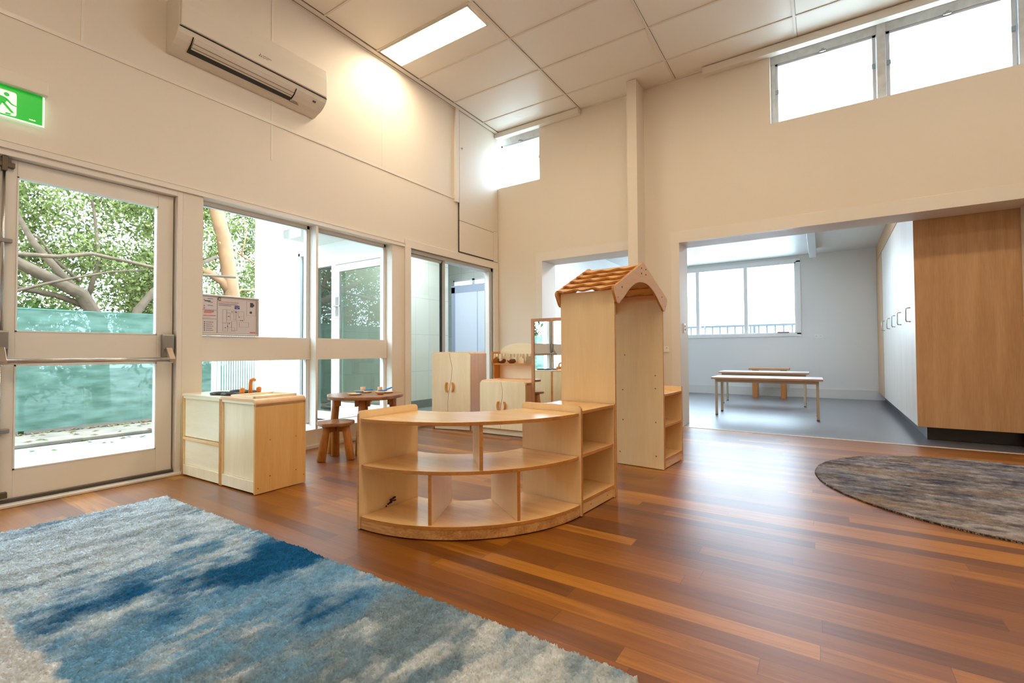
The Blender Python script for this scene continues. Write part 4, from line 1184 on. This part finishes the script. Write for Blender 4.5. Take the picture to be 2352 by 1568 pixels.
# ------------------------------------------------------------------ toy kitchen
def toy_kitchen():
    rz = math.atan2(.027, .977)
    t = thing('toy_stove', 'pale maple toy stove unit back to the viewer beside the glazed door', 'toy stove', (-4.016, 1.585, 0), rz, group='toy kitchen units by the door')
    H, D, T = .612, .36, .018

    def carcass(t, W, two, round_right=False):
        MB().box(0, 0, .004, T, D, H - .022, 0, 1).build('side_panel', [M_backz, M_edge], t, bevel=.001)
        if round_right:
            MB().box(W - T, 0, .004, W, D, H - .03).build('side_panel', [M_side], t, bevel=.001)
        else:
            MB().box(W - T, 0, .004, W, D, H - .022, 0, 1).build('side_panel', [M_backz, M_edge], t, bevel=.001)
        x0, x1 = T + .0005, W - T - .0005
        MB().box(x0, .001, .012, x1, .018, .085).build('bottom_rail', M_backz, t, bevel=.001)
        if two:
            MB().box(x0, .012, .087, x1, .018, .268).build('back_panel', M_back, t)
            MB().box(x0, .0, .270, x1, .018, .290).build('cross_rail', M_maple_h, t, bevel=.001)
            MB().box(x0, .012, .294, x1, .018, .575).build('back_panel', M_back, t)
        else:
            MB().box(x0, .012, .087, x1, .018, .575).build('back_panel', M_backz, t)
        MB().box(x0, .001, .577, x1, .018, H - .012).build('top_rail', M_back, t, bevel=.001)
        MB().box(x0, D - .02, .02, x1, D, H - .022).build('front_panel', M_maple, t)
    carcass(t, .549, True)
    MB().box(0, 0, H - .020, .5495, D, H).build('top_board', M_back, t, bevel=.005)
    hob = mat('black_hob_plastic', (26, 30, 34), .3)
    for x, y in ((.375, .085), (.49, .10), (.30, .26), (.43, .27)):
        m = MB()
        for k in range(20):
            a0, a1 = k * PI / 10, (k + 1) * PI / 10
        ring = [(x + .062 * math.cos(a * PI / 14), y + .055 * math.sin(a * PI / 14), H + .009) for a in range(29)]
        m.tube(ring, .009, 8, cap=False)
        for a in range(4):
            q = a * PI / 2 + .5
            m.box(x - .004, y - .004, H, x + .004, y + .004, H + .012) if a == 0 else None
            m.tube([(x, y, H + .006), (x + .06 * math.cos(q), y + .053 * math.sin(q), H + .008)], .006, 6)
        m.build('hob_ring', hob, t)
    # sink unit
    p = Vector((-4.016, 1.585, 0)) + Vector((math.cos(rz), math.sin(rz), 0)) * .5505
    t2 = thing('toy_sink', 'pale maple toy sink unit with wooden tap, next to the toy stove', 'toy sink', (p.x, p.y, 0), rz, group='toy kitchen units by the door')
    W = .428
    carcass(t2, W, False, True)
    # top with rounded roll over the right edge
    r = .03
    prof = [(0, H - .02), (0, H), (W - r, H)] + [(W - r + r * math.sin(q), H - r + r * math.cos(q)) for q in (.4, .8, 1.2, PI / 2)] + [(W, H - .052), (W - .018, H - .052), (W - .018, H - r), (W - .03, H - .02)]
    MB().prism(prof, 0, D, 'y').build('top_board', M_top_roll, t2, bevel=.002)
    MB().prism([(.02, H), (.08, H + .012), (.08, H + .001)], .08, .34, 'y')
    fr = MB(); a0, a1, b0, b1 = .085, .372, .022, .325; hz = H + .016
    fr.box(a0, b0, H, a1, b0 + .012, hz); fr.box(a0, b1 - .012, H, a1, b1, hz); fr.box(a0, b0, H, a0 + .012, b1, hz); fr.box(a1 - .012, b0, H, a1, b1, hz)
    fr.build('basin_rim', M_back, t2, bevel=.001)
    MB().box(a0 + .012, b0 + .012, H + .0005, a1 - .012, b1 - .012, H + .003).build('basin', M_backz, t2)
    tapm = wood('honey_tap_wood', (196, 118, 46), (220, 146, 70), 'z', .3)
    tb = MB().box(.018, .095, H + .0, .062, .275, H + .012).build('tap_base', tapm, t2, bevel=.003)
    sp = MB(); sp.tube([(.040, .185, H + .012), (.038, .185, H + .05), (.040, .185, H + .085), (.050, .185, H + .105), (.072, .184, H + .114), (.092, .183, H + .106)], [.015, .014, .013, .012, .012, .011], 10)
    sp.build('spout', tapm, tb)
    for y in (.125, .245):
        MB().lathe([(.0, .0), (.013, .0), (.015, .012), (.018, .022), (.017, .034), (.010, .042), (0, .044)], (.040, y, H + .012)).build('tap_knob', tapm, tb)
    s = MB()
    for y, z in ((.10, .105), (.10, .34), (.285, .105), (.285, .335), (.345, .57), (.345, .06), (.02, .04)): s.tube([(W, y, z), (W + .001, y, z)], .0045, 8)
    s.build('screw', mat('dull_screw', (140, 126, 100), .4, metal=.5), t2)


M_side = wood('warm_maple_side', (216, 164, 96), (230, 184, 118), 'z', .4)
M_top_roll = wood('salmon_maple_top', (226, 178, 132), (236, 194, 150), 'x', .3)
toy_kitchen()


# ------------------------------------------------------------------ log table, stools and tea set
def outline_blob(rx, ry, seed, lob=.06, n=40):
    rg = random.Random(seed); ph = [rg.uniform(0, 6.28) for _ in range(4)]
    o = []
    for k in range(n):
        a = 2 * PI * k / n
        r = 1 + lob * math.cos(5 * a + ph[0]) + lob * .6 * math.cos(3 * a + ph[1]) + lob * .35 * math.cos(8 * a + ph[2])
        o.append((rx * r * math.cos(a), ry * r * math.sin(a)))
    return o


def log_table():
    c = Vector((-3.600, 2.945, 0)); ZT = .520
    t = thing('log_table', 'low dark-stained log table with wavy slab top by the left windows', 'table', (c.x, c.y, 0))
    MB().prism(outline_blob(.350, .345, 4, .05), ZT - .032, ZT, 'z').build('tabletop', M_slab, t, bevel=.008, seg=3)
    legs = [((-3.723, 2.715), (-3.738, 2.67)), ((-3.464, 2.80), (-3.445, 2.745)), ((-3.401, 3.09), (-3.36, 3.13)), ((-3.77, 3.07), (-3.80, 3.10))]
    for a, b in legs:
        a, b = Vector(a) - c.xy, Vector(b) - c.xy
        MB().tube([(b.x, b.y, 0), ((a.x + b.x) / 2, (a.y + b.y) / 2, .24), (a.x, a.y, ZT - .033)], [.036, .035, .033], 14).build('leg', M_log, t, bevel=.004)
        d = Vector((-a.y, a.x)).normalized(); e = a.normalized()
        for s in (-1, 1):
            q = a + d * s * .052 - e * .0
            m = MB(); m.box(-.014, -.03, ZT - .095, .014, .03, ZT - .0325)
            o = m.build('brace_block', M_log, t, bevel=.002); o.location = (q.x, q.y, 0); o.rotation_euler = (0, 0, math.atan2(d.y, d.x))
    return ZT


ZT = log_table()


def log_stool(loc, rot, label, first=None):
    if first is not None:
        t = copy_tree(first); t.location = loc; t.rotation_euler = (0, 0, rot); t['label'] = label
        return t
    t = thing('log_stool', label, 'stool', loc, rot, group='dark log stools around the log table')
    MB().prism(outline_blob(.152, .146, 9, .045, 36), .292, .322, 'z').build('seat', M_slab, t, bevel=.007, seg=3)
    for k in range(3):
        a = math.radians(-122 + k * 120)
        d = Vector((math.cos(a), math.sin(a)))
        MB().tube([(d.x * .135, d.y * .135, 0), (d.x * .112, d.y * .112, .15), (d.x * .088, d.y * .088, .2915)], [.036, .035, .033], 14).build('leg', M_log, t, bevel=.003)
        q = d * .045
        m = MB().box(-.03, -.013, .235, .03, .013, .2915)
        o = m.build('brace_block', M_log, t); o.location = (q.x, q.y, 0); o.rotation_euler = (0, 0, a)
    return t


s0_ = log_stool((-3.497, 2.545, 0), math.radians(28), 'dark three-legged log stool in front of the log table')
log_stool((-3.76, 3.50, 0), 2.3, 'dark three-legged log stool behind the log table, seen in the mirror', s0_)


def tea_set():
    pale = wood('pale_turned_wood', (214, 170, 128), (236, 200, 160), 'z', .4)
    bl = mat('blue_handle', (10, 132, 218), .35)
    GP, GB, GC, GK = 'wooden toy plates on the log table', 'wooden toy bowls', 'turned wooden cups on the log table', 'blue handled toy cutlery on the log table'

    def plate(x, y, label):
        o = MB().lathe([(0, .002), (.045, .002), (.052, .006), (.062, .013), (.063, .011), (.053, .002), (.045, 0), (0, 0)]).build('toy_plate', pale, loc=(x, y, ZT + .0003))
        tag(o, label, 'plate', GP)

    def bowl(x, y, label):
        o = MB().lathe([(0, .0), (.020, .0), (.030, .006), (.052, .026), (.049, .027), (.028, .010), (0, .005)]).build('toy_bowl', pale, loc=(x, y, ZT + .0003))
        tag(o, label, 'bowl')

    def cup(x, y, z, label):
        o = MB().lathe([(0, 0), (.022, 0), (.024, .003), (.025, .046), (.021, .046), (.020, .006), (0, .006)]).build('toy_cup', pale, loc=(x, y, z))
        tag(o, label, 'cup', GC)

    def knife(x, y, z, a, label, tilt=0.0):
        t = thing('toy_knife', label, 'toy cutlery', (x, y, z), a, group=GK); t.rotation_euler = (0, -tilt, a)
        MB().box(0, -.0085, .0, .085, .0085, .012).build('handle', bl, t, bevel=.004)
        MB().prism([(-.10, -.004), (-.0, -.009), (0, .009), (-.09, .008)], .002, .007, 'z').build('blade', pale, t, bevel=.002)
    plate(-3.612, 2.835, 'round wooden toy plate at the left front of the log table')
    plate(-3.715, 3.035, 'round wooden toy plate in front of the left wooden cup')
    bowl(-3.445, 2.985, 'small wooden toy bowl at the front right of the log table')
    plate(-3.520, 3.135, 'round wooden toy plate at the right of the log table')
    cup(-3.845, 3.110, ZT + .0004, 'turned wooden cup at the left of the log table')
    cup(-3.690, 3.195, ZT + .0004, 'turned wooden cup at the right of the log table')
    knife(-3.610, 2.840, ZT + .016, PI / 2, 'blue handled toy knife lying on the left front plate')
    knife(-3.745, 3.045, ZT + .016, 1.1, 'blue handled toy knife in front of the left wooden cup')
    knife(-3.440, 2.955, ZT + .030, 1.15, 'blue handled toy knife resting on the small bowl')
    knife(-3.520, 3.110, ZT + .022, 1.5, 'blue handled toy knife on the right-hand plate', .25)


tea_set()


# ------------------------------------------------------------------ cupboards, hutch, mirror
M_handle = wood('honey_handle', (204, 140, 72), (220, 160, 92), 'z', .3)
M_side2 = wood('shaded_maple_side', (196, 146, 100), (210, 164, 118), 'z', .35)  # maple side with its shade put into the colour


def s_curve(zf, top, peak, low, bottom):
    # fraction across the front at height fraction zf (0 bottom .. 1 top)
    pts = [(0, bottom), (.27, low), (.78, peak), (1, top)]
    for (a, va), (b, vb) in zip(pts, pts[1:]):
        if a <= zf <= b:
            u = (zf - a) / (b - a); u = u * u * (3 - 2 * u)
            return va + (vb - va) * u
    return top


def curved_door_cupboard(t, W, D, H, hz, hh, cut):
    T = .018
    MB().box(0, .02, .004, T, D, H - .02).build('side_panel', M_side2, t, bevel=.002)
    MB().box(W - T, .02, .004, W, D, H - .02).build('side_panel', M_side2, t, bevel=.002)
    MB().box(T, D - .01, .03, W - T, D, H - .02).build('back_panel', M_maple, t)
    MB().box(T, .05, .06, W - T, D - .012, .075).build('bottom_shelf', M_maple_h, t)
    MB().prism([(0, H - .045), (.022, H - .008), (.045, H), (W - .045, H), (W - .022, H - .008), (W, H - .045), (W, H - .02), (W, H - .05), (W - .02, H - .05), (W - .03, H - .02), (.03, H - .02), (.02, H - .05), (0, H - .05)][:0] or
               [(0, H - .05), (0, H - .03), (.008, H - .012), (.028, H), (W - .028, H), (W - .008, H - .012), (W, H - .03), (W, H - .05), (W - T, H - .05), (W - T - .01, H - .022), (T + .01, H - .022), (T, H - .05)], .020, D, 'y').build('top_board', M_top_roll, t, bevel=.001)
    MB().box(.022, .03, .006, W - .022, .045, .068).build('plinth', M_back, t)
    for x in (0, W - T): MB().box(x, .02, .0, x + T, .05, .06).build('foot', M_edge, t)
    z0, z1 = .072, H - .012; n = 30
    curve = [(W * s_curve(k / n, *cut), z0 + (z1 - z0) * k / n) for k in range(n + 1)]
    g = .0022
    L_ = [(x - g, z) for x, z in curve] + [(.028, z1), (.006, z1 - .02), (.003, z1 - .05), (.003, z0)]
    R_ = [(x + g, z) for x, z in curve] + [(W - .028, z1), (W - .006, z1 - .02), (W - .003, z1 - .05), (W - .003, z0)]
    MB().box(W * .35, .019, z0, W * .62, .021, z1 - .01).build('gap_liner', mat('seam_brown_' + t.name, (120, 66, 34), .6), t)
    for pts, hx in ((L_, hz[0]), (R_, hz[1])):
        d = MB().prism(pts, 0, .018, 'y').build('door', M_backz, t, bevel=.0015)
        sg = 1 if hx > W * .47 else -1
        zc = hz[2]; N = 10
        arc = [(hx + sg * .012 * math.sin(PI * k / N), zc - hh / 2 + hh * k / N) for k in range(N + 1)]
        m = MB()
        m.prism([(x - .009, z) for x, z in arc] + [(x + .009, z) for x, z in reversed(arc)], -.024, 0, 'y')
        m.build('handle', M_handle, d, bevel=.006, seg=3)


def play_cupboards():
    t = thing('toy_wardrobe', 'tall two-door maple toy cupboard with curved door seam', 'toy cupboard', (-3.87, 4.134, 0), math.radians(13))
    W, D, H = .505, .47, .912
    curved_door_cupboard(t, W, D, H, (W * .405, W * .545, .50), .115, (.47, .535, .42, .43))
    t = thing('toy_dresser', 'low two-door maple toy dresser with hutch and striped valance', 'toy dresser', (-3.203, 4.195, 0), math.radians(1))
    W, D, H = .597, .40, .600
    curved_door_cupboard(t, W, D, H, (W * .43, W * .555, .325), .095, (.48, .515, .445, .47))
    # hutch upstand
    T = .016
    prof = [(D - .13, .601), (D - .13, .745), (D - .165, .80), (D - .165, .912), (D, .912), (D, .601)]
    for x in (.0, W - T): MB().prism([(a, b) for a, b in prof], x, x + T, 'x').build('hutch_side', M_side3, t, bevel=.002)
    n = 20
    arch = [(T, .601), (W - T, .601), (W - T, .905)] + [(W / 2 + (W / 2 - .03) * math.cos(PI * k / n), .905 + .105 * math.sin(PI * k / n)) for k in range(n + 1)] + [(T, .905)]
    MB().prism(arch, D - .014, D, 'y').build('hutch_back', M_back, t, bevel=.001)
    MB().box(T, D - .14, .762, W - T, D - .015, .778, 0, 1).build('hutch_shelf', [M_maple_h, M_edge], t)
    # valance, scalloped cloth with stripes
    v = MB(); ns = 120; y = D - .150; rows = []
    for k in range(ns + 1):
        u = k / ns; x = T + .002 + (W - 2 * T - .004) * u
        z1 = .887; z0 = .832 - .027 * (math.cos(2 * PI * u * 5 + PI * .2))
        yy = y - .014 * math.sin(2 * PI * u * 13)
        rows.append([v.bm.verts.new((x, yy * .2 + (y) * .8, z1)), v.bm.verts.new((x, yy, (z0 + z1) / 2)), v.bm.verts.new((x, yy - .004, z0))])
    for k in range(ns):
        st = 1 if (k // 4) % 3 == 0 else 0
        for j in range(2):
            f = v.bm.faces.new((rows[k][j], rows[k + 1][j], rows[k + 1][j + 1], rows[k][j + 1])); f.material_index = st; f.smooth = True
    v.build('valance', [mat('cream_cloth', (226, 212, 184), .8), mat('taupe_stripe_cloth', (204, 188, 160), .8)], t)
    # bowls on the hutch shelf
    cp = mat('copper_brown_wood', (110, 52, 24), .25, var=.2, vscale=8)
    def pos(x, y, z):
        r = math.radians(1); return (-3.203 + x * math.cos(r) - y * math.sin(r), 4.195 + x * math.sin(r) + y * math.cos(r), z)
    for x, lab in ((.085, 'dark brown toy bowl at the left end of the dresser shelf'), (.225, 'copper brown toy bowl second on the dresser shelf')):
        o = MB().lathe([(0, 0), (.025, 0), (.045, .012), (.052, .030), (.044, .048), (.036, .050), (.030, .046), (0, .044)]).build('toy_pot', cp, loc=pos(x, D - .08, .7785))
        tag(o, lab, 'bowl', 'toy bowls on the dresser shelf')
    tr = MB(); tr.prism([(-.075, 0), (.075, 0), (.07, .05), (.045, .085), (-.045, .085), (-.07, .05)], -.008, .008, 'y')
    o = tr.build('toy_tray', mat('grey_olive_tray', (170, 156, 126), .4), loc=pos(.43, D - .03, .7785), bevel=.003); tag(o, 'grey-olive toy tray standing on the dresser shelf', 'tray')
    # standing mirror
    t = thing('standing_mirror', 'wood framed upright mirror between the toy dresser and play house', 'mirror', (-2.590, 4.30, 0), math.radians(1.5))
    W, H = .46, 1.262
    f = MB(); fw = .035
    f.box(0, 0, .0, fw, .03, H); f.box(W - fw, 0, 0, W, .03, H); f.box(fw, 0, H - fw, W - fw, .03, H); f.box(fw, 0, .25, W - fw, .03, .285)
    f.build('frame', M_mframe, t, bevel=.002)
    MB().box(fw - .004, .010, .28, W - fw + .004, .014, H - fw + .004).build('mirror_glass', M_mirror, t)
    MB().box(fw, .018, .27, W - fw, .024, H - fw).build('backing', M_maple, t)
    for x in (0, W - fw): MB().box(x, -.12, .0, x + fw, .15, .03).build('foot', M_mframe, t)


M_side3 = wood('amber_ply_side', (184, 112, 40), (206, 140, 66), 'z', .35)
M_mframe = wood('rosy_mirror_frame', (176, 120, 78), (206, 156, 112), 'z', .35)
play_cupboards()


# ------------------------------------------------------------------ far room furniture
def far_tables():
    top_m = mat('white_laminate_top', (214, 214, 218), .3); leg_m = mat('beige_powder_steel', (180, 160, 132), .45); ft = mat('grey_rubber_foot', (72, 72, 78), .6)
    edge_m = wood('oak_table_edge', (176, 122, 82), (194, 142, 100), 'x', .4)

    def make(label, loc, rz, W, D, H):
        t = thing('bench_table', label, 'table', loc, rz, group='low white topped tables in the far room')
        MB().box(0, 0, H - .028, W, D, H, 0, 1).build('tabletop', [top_m, edge_m], t, bevel=.002)
        o = .045
        MB().box(o + .02, o + .004, H - .070, W - o - .02, o + .024, H - .029).box(o + .02, D - o - .024, H - .070, W - o - .02, D - o - .004, H - .029).box(o + .004, o + .02, H - .070, o + .024, D - o - .02, H - .029).box(W - o - .024, o + .02, H - .07, W - o - .004, D - o - .02, H - .029).build('under_frame', leg_m, t)
        for x in (o, W - o - .03):
            for y in (o, D - o - .03):
                l = MB().box(x, y, .012, x + .03, y + .03, H - .029).build('leg', leg_m, t)
                MB().box(x - .001, y - .001, 0, x + .031, y + .031, .014).build('foot', ft, l)
        return t
    make('nearer long white-topped low table in the far room', (-1.315, 7.13, 0), math.radians(.8), 1.33, .60, .536)
    make('further long white-topped low table, behind the nearer one', (-1.50, 8.80, 0), math.radians(.5), 1.33, .62, .548)
    t = thing('wooden_bench', 'honey timber low bench against the far wall behind the white tables', 'bench', (-1.12, 10.10, 0), 0)
    wd = wood('orange_timber', (170, 106, 58), (198, 138, 84), 'z', .4)
    MB().box(-.06, -.02, .535, .62, .34, .575).build('seat', wood('pale_brown_seat', (180, 136, 98), (204, 160, 120), 'x', .4), t, bevel=.004)
    for x in (0, .475):
        for y in (0, .24): MB().box(x, y, 0, x + .085, y + .07, .534).build('leg', wd, t, bevel=.003)


far_tables()


def tall_cupboards():
    a = math.atan2(.055, 4.5)
    t = thing('built_in_cupboard', 'tall built-in woodgrain cupboards along the right of the far room', 'cupboard', (.80, 6.206, 0), 0)
    Wd = .88; L_ = 4.48
    # rotation: local y along the row
    t.rotation_euler = (0, 0, -a)
    MB().box(.0, 0, .135, Wd, .02, 2.755).build('end_panel', M_laminate, t)
    MB().box(.085, .12, 0, Wd, L_ - .02, .135).build('kick_board', mat('dark_kick_laminate', (42, 38, 38), .28), t)
    MB().box(.02, .02, .14, Wd, L_, 2.75).build('carcass', M_laminate, t)
    MB().box(.001, .02, 2.505, .02, L_, 2.755).build('bulkhead', M_laminate, t)
    MB().box(.012, .02, 2.492, .022, L_, 2.505).build('shadow_line', M_dark, t)
    ys = [.022, .80, 1.42, 2.06, 2.70, 3.40]
    for k in range(5):
        d = MB().box(.0, ys[k] + .0015, .138, .018, ys[k + 1] - .0015, 2.490).build('door', M_lamdoor, t, bevel=.001)
        hy = ys[k] + (.37 if k == 0 else -.03 + .33 if k else 0)
        hy = (.355, 1.12, 1.745, 2.39, 3.16)[k]
        h = MB(); h.tube([(0, hy, 1.21), (-.032, hy, 1.215), (-.036, hy, 1.235), (-.036, hy, 1.335), (-.032, hy, 1.355), (0, hy, 1.36)], .0065, 8)
        h.build('handle', M_steel, d)
    MB().box(.0, 3.40, .138, .019, 3.435, 2.49).build('open_gap', M_black, t)
    MB().box(.0, 3.437, .138, .018, L_, 2.49).build('filler_panel', M_laminate, t)


tall_cupboards()


# ------------------------------------------------------------------ rugs
def smooth_noise(P, scale, seed, oct_=4):
    """value noise in numpy on 2D points"""
    out = np.zeros(len(P)); amp = 1; tot = 0
    for o in range(oct_):
        rg = np.random.default_rng(seed + o * 17); G = rg.random((64, 64))
        q = P * scale * (2 ** o); i = np.floor(q).astype(int); f = q - i; f = f * f * (3 - 2 * f)
        g = lambda a, b: G[(i[:, 0] + a) % 64, (i[:, 1] + b) % 64]
        v = (g(0, 0) * (1 - f[:, 0]) + g(1, 0) * f[:, 0]) * (1 - f[:, 1]) + (g(0, 1) * (1 - f[:, 0]) + g(1, 1) * f[:, 0]) * f[:, 1]
        out += v * amp; tot += amp; amp *= .55
    return out / tot


def lin3(c): return np.array(lin(c)[:3])


def rug_colour_blue(P):
    # P world coordinates (x, y). Colour bands run along y, as woven
    x, y = P[:, 0], P[:, 1]
    Q = np.stack([x * 1.0, y * .55], 1)
    n1 = smooth_noise(Q, 3.0, 3); n2 = smooth_noise(np.stack([x * 2.2, y * .8], 1), 6.0, 21); n3 = smooth_noise(P, 14, 40, 3)
    n4 = smooth_noise(np.stack([x * 10, y * 4.2], 1), 3.0, 63, 3); nb = smooth_noise(np.stack([x * 1.15, y * .8], 1), 3.6, 131, 5)
    xw = x + (n1 - .5) * .35
    def g(c, s): return np.exp(-((xw - c) / s) ** 2)
    def step(v, lo, hi):
        t_ = np.clip((v - lo) / (hi - lo), 0, 1); return t_ * t_ * (3 - 2 * t_)
    front = np.clip((y - .39) / .05, 0, 1)
    spot = .30 * np.exp(-((x + 1.62) / .17) ** 2 - ((y - 1.02) / .17) ** 2) + .22 * np.exp(-((x + 1.95) / .13) ** 2 - ((y - 1.18) / .12) ** 2)
    fine = (n3 - .5) * .16 + (n4 - .5) * .22
    deep = step(nb * .75 + .36 * g(-1.98, .24) + spot + fine, .52, .80) * front * (x < -1.2)
    mid = step(nb * .5 + n2 * .35 + .30 * g(-1.85, .50) + spot + fine, .42, .74)
    slate = step(n1 * .6 + n2 * .5 + .22 * np.exp(-((x + 1.30) / .38) ** 2) + fine, .58, .80)
    C = lambda v: v[:, None]
    light = lin3((192, 212, 226)); warm = lin3((194, 200, 202)); grey = lin3((140, 154, 162)); blue = lin3((92, 146, 184)); navy = lin3((20, 82, 126)); slt = lin3((76, 106, 124))
    base = light + (warm - light) * np.clip((C(x) + 2.0) / 1.1, 0, 1)
    base = base + (grey - base) * C(step(n2 * .7 + n4 * .5, .50, .78)) * .75
    col = base + (slt - base) * C(slate) * .75
    col = col + (blue - col) * C(mid) * .85 * np.clip(1.25 - abs(C(x) + 1.95) * .9, .25, 1)
    col = col + (navy - col) * C(deep)
    col = col * (1 + (C(n4) - .5) * .55)
    edge = C(np.clip((.41 + (n3 - .5) * .06 + (n2 - .5) * .04 - y) / .015, 0, 1)) * np.clip((C(x) + 2.75) / .1, 0, 1)
    pale = lin3((198, 206, 212)) * (.8 + .3 * C(n4)) * (.85 + .3 * C(n2))
    return col * (1 - edge) + pale * edge


def rug_colour_grey(P):
    x, y = P[:, 0], P[:, 1]
    n1 = smooth_noise(np.stack([x * 1.0, y * 2.0], 1), 3.2, 5); n2 = smooth_noise(np.stack([x * 1.1, y * 2.6], 1), 8.0, 25); n3 = smooth_noise(P, 30, 45, 2)
    d = lin3((58, 60, 74)); m = lin3((106, 102, 103)); l = lin3((152, 146, 145)); tan = lin3((136, 116, 98)); bl = lin3((98, 108, 132))
    v = np.clip((n1 * .5 + n2 * .7 + (n3 - .5) * .3 - .32) / .5, 0, 1)[:, None]
    col = np.where(v < .5, d + (m - d) * v * 2, m + (l - m) * (v - .5) * 2)
    n4 = smooth_noise(np.stack([x * .9, y * 1.8], 1), 4.0, 77)
    col = col + (tan - col) * np.clip((n4 - .55) * 3, 0, .6)[:, None]
    col = col + (bl - col) * np.clip((.42 - n4) * 3, 0, .6)[:, None]
    return col


def rug_field(name, bounds, inside, step, h, tuft, colour, parent, seed, loc):
    """pile surface: one fine uneven sheet of yarn ends, coloured tuft by tuft (surface texture of one part)"""
    rg = np.random.default_rng(seed)
    x0, y0, x1, y1 = bounds
    nx, ny = int((x1 - x0) / step), int((y1 - y0) / step)
    gx, gy = np.meshgrid(np.arange(nx + 1), np.arange(ny + 1), indexing='ij')
    P = np.stack([x0 + gx.ravel() * step, y0 + gy.ravel() * step], 1) + rg.uniform(-.45, .45, ((nx + 1) * (ny + 1), 2)) * step
    k = inside(P).reshape(nx + 1, ny + 1)
    n = len(P)
    flow = smooth_noise(P, 14, seed + 5, 3); clump = smooth_noise(P, 55, seed + 6, 2)
    z = h + tuft * ((flow - .5) * 1.1 + (clump - .5) * 1.0 + rg.uniform(-.5, .5, n))
    edge = k.copy()
    e = np.zeros_like(k); e[1:-1, 1:-1] = k[1:-1, 1:-1] & k[:-2, 1:-1] & k[2:, 1:-1] & k[1:-1, :-2] & k[1:-1, 2:]
    z = np.where(e.ravel(), z, .001)
    col = colour(P) * (1 + (rg.random(n) - .5) * .36 + (clump - .5) * .5)[:, None]
    i = np.arange(n).reshape(nx + 1, ny + 1)
    f = np.stack([i[:-1, :-1], i[1:, :-1], i[1:, 1:], i[:-1, 1:]], -1)
    ok = k[:-1, :-1] & k[1:, :-1] & k[1:, 1:] & k[:-1, 1:]
    f = f[ok]; m = len(f)
    me = bpy.data.meshes.new('pile')
    V = np.stack([P[:, 0] - loc[0], P[:, 1] - loc[1], z], 1)
    used = np.zeros(n, bool); used[f.ravel()] = True; remap = np.cumsum(used) - 1
    V = V[used]; col = np.clip(col[used], 0, 1); f = remap[f]
    me.vertices.add(len(V)); me.vertices.foreach_set('co', V.astype(np.float32).ravel())
    me.loops.add(m * 4); me.loops.foreach_set('vertex_index', f.astype(np.int32).ravel())
    me.polygons.add(m); me.polygons.foreach_set('loop_start', np.arange(0, m * 4, 4, dtype=np.int32))
    me.update(calc_edges=True)
    ca = me.attributes.new('yarn', 'FLOAT_COLOR', 'POINT')
    c4 = np.ones((len(V), 4), np.float32); c4[:, :3] = col; ca.data.foreach_set('color', c4.ravel())
    mt = bpy.data.materials.new(name + '_yarn'); mt.use_nodes = True; nt = mt.node_tree; p = nt.nodes['Principled BSDF']
    at = nt.nodes.new('ShaderNodeAttribute'); at.attribute_name = 'yarn'; nt.links.new(at.outputs['Color'], p.inputs['Base Color'])
    p.inputs['Roughness'].default_value = .9; p.inputs['Specular IOR Level'].default_value = .1
    me.materials.append(mt)
    o = bpy.data.objects.new('pile', me); COL.objects.link(o); o.parent = parent; o['kind'] = 'stuff'
    return o


def rugs():
    # blue rectangular shag rug
    X0, X1, Y0, Y1 = -3.455, -.43, -.75, 1.283
    t = thing('shag_rug', 'large rectangular shaggy rug in mottled blue and pale grey', 'rug', ((X0 + X1) / 2, (Y0 + Y1) / 2, 0))
    def ins(P):
        w_ = .006 * (smooth_noise(P, 28, 2, 2) - .5) + .006 * (smooth_noise(P, 90, 4, 1) - .5)
        return (P[:, 0] > X0 + w_) & (P[:, 1] < Y1 + w_) & (P[:, 0] < X1 + w_) & (P[:, 1] > Y0)
    vis = lambda P: ins(P) & (P[:, 1] > .10)
    rug_field('blue_rug', (X0 - .02, .10, X1 + .02, Y1 + .02), vis, .0036, .016, .010, rug_colour_blue, t, 5, t.location)
    rug_field('blue_rug', (X0 - .02, Y0, X1 + .02, .11), lambda P: ins(P) & (P[:, 1] < .105), .02, .016, .008, rug_colour_blue, t, 6, t.location)
    MB().box(X0 - t.location.x + .01, Y0 - t.location.y, 0, X1 - t.location.x - .01, Y1 - t.location.y - .01, .008).build('backing', mat('blue_grey_backing', (112, 140, 158), .9), t)
    # round rug
    C = (1.007, 4.184); R = 1.066
    t = thing('round_rug', 'round low-pile rug in mottled grey, brown and blue on the right', 'rug', (C[0], C[1], 0))
    ins = lambda P: ((P[:, 0] - C[0]) ** 2 + (P[:, 1] - C[1]) ** 2 < (R - .002) ** 2)
    rug_field('grey_rug', (C[0] - R, C[1] - R, C[0] + R, C[1] + R), ins, .0048, .0125, .004, rug_colour_grey, t, 8, t.location)
    MB().prism([((R - .006) * math.cos(k * PI / 60), (R - .006) * math.sin(k * PI / 60)) for k in range(120)], 0, .009, 'z').build('backing', mat('dark_rug_backing', (52, 44, 46), .9), t)


rugs()
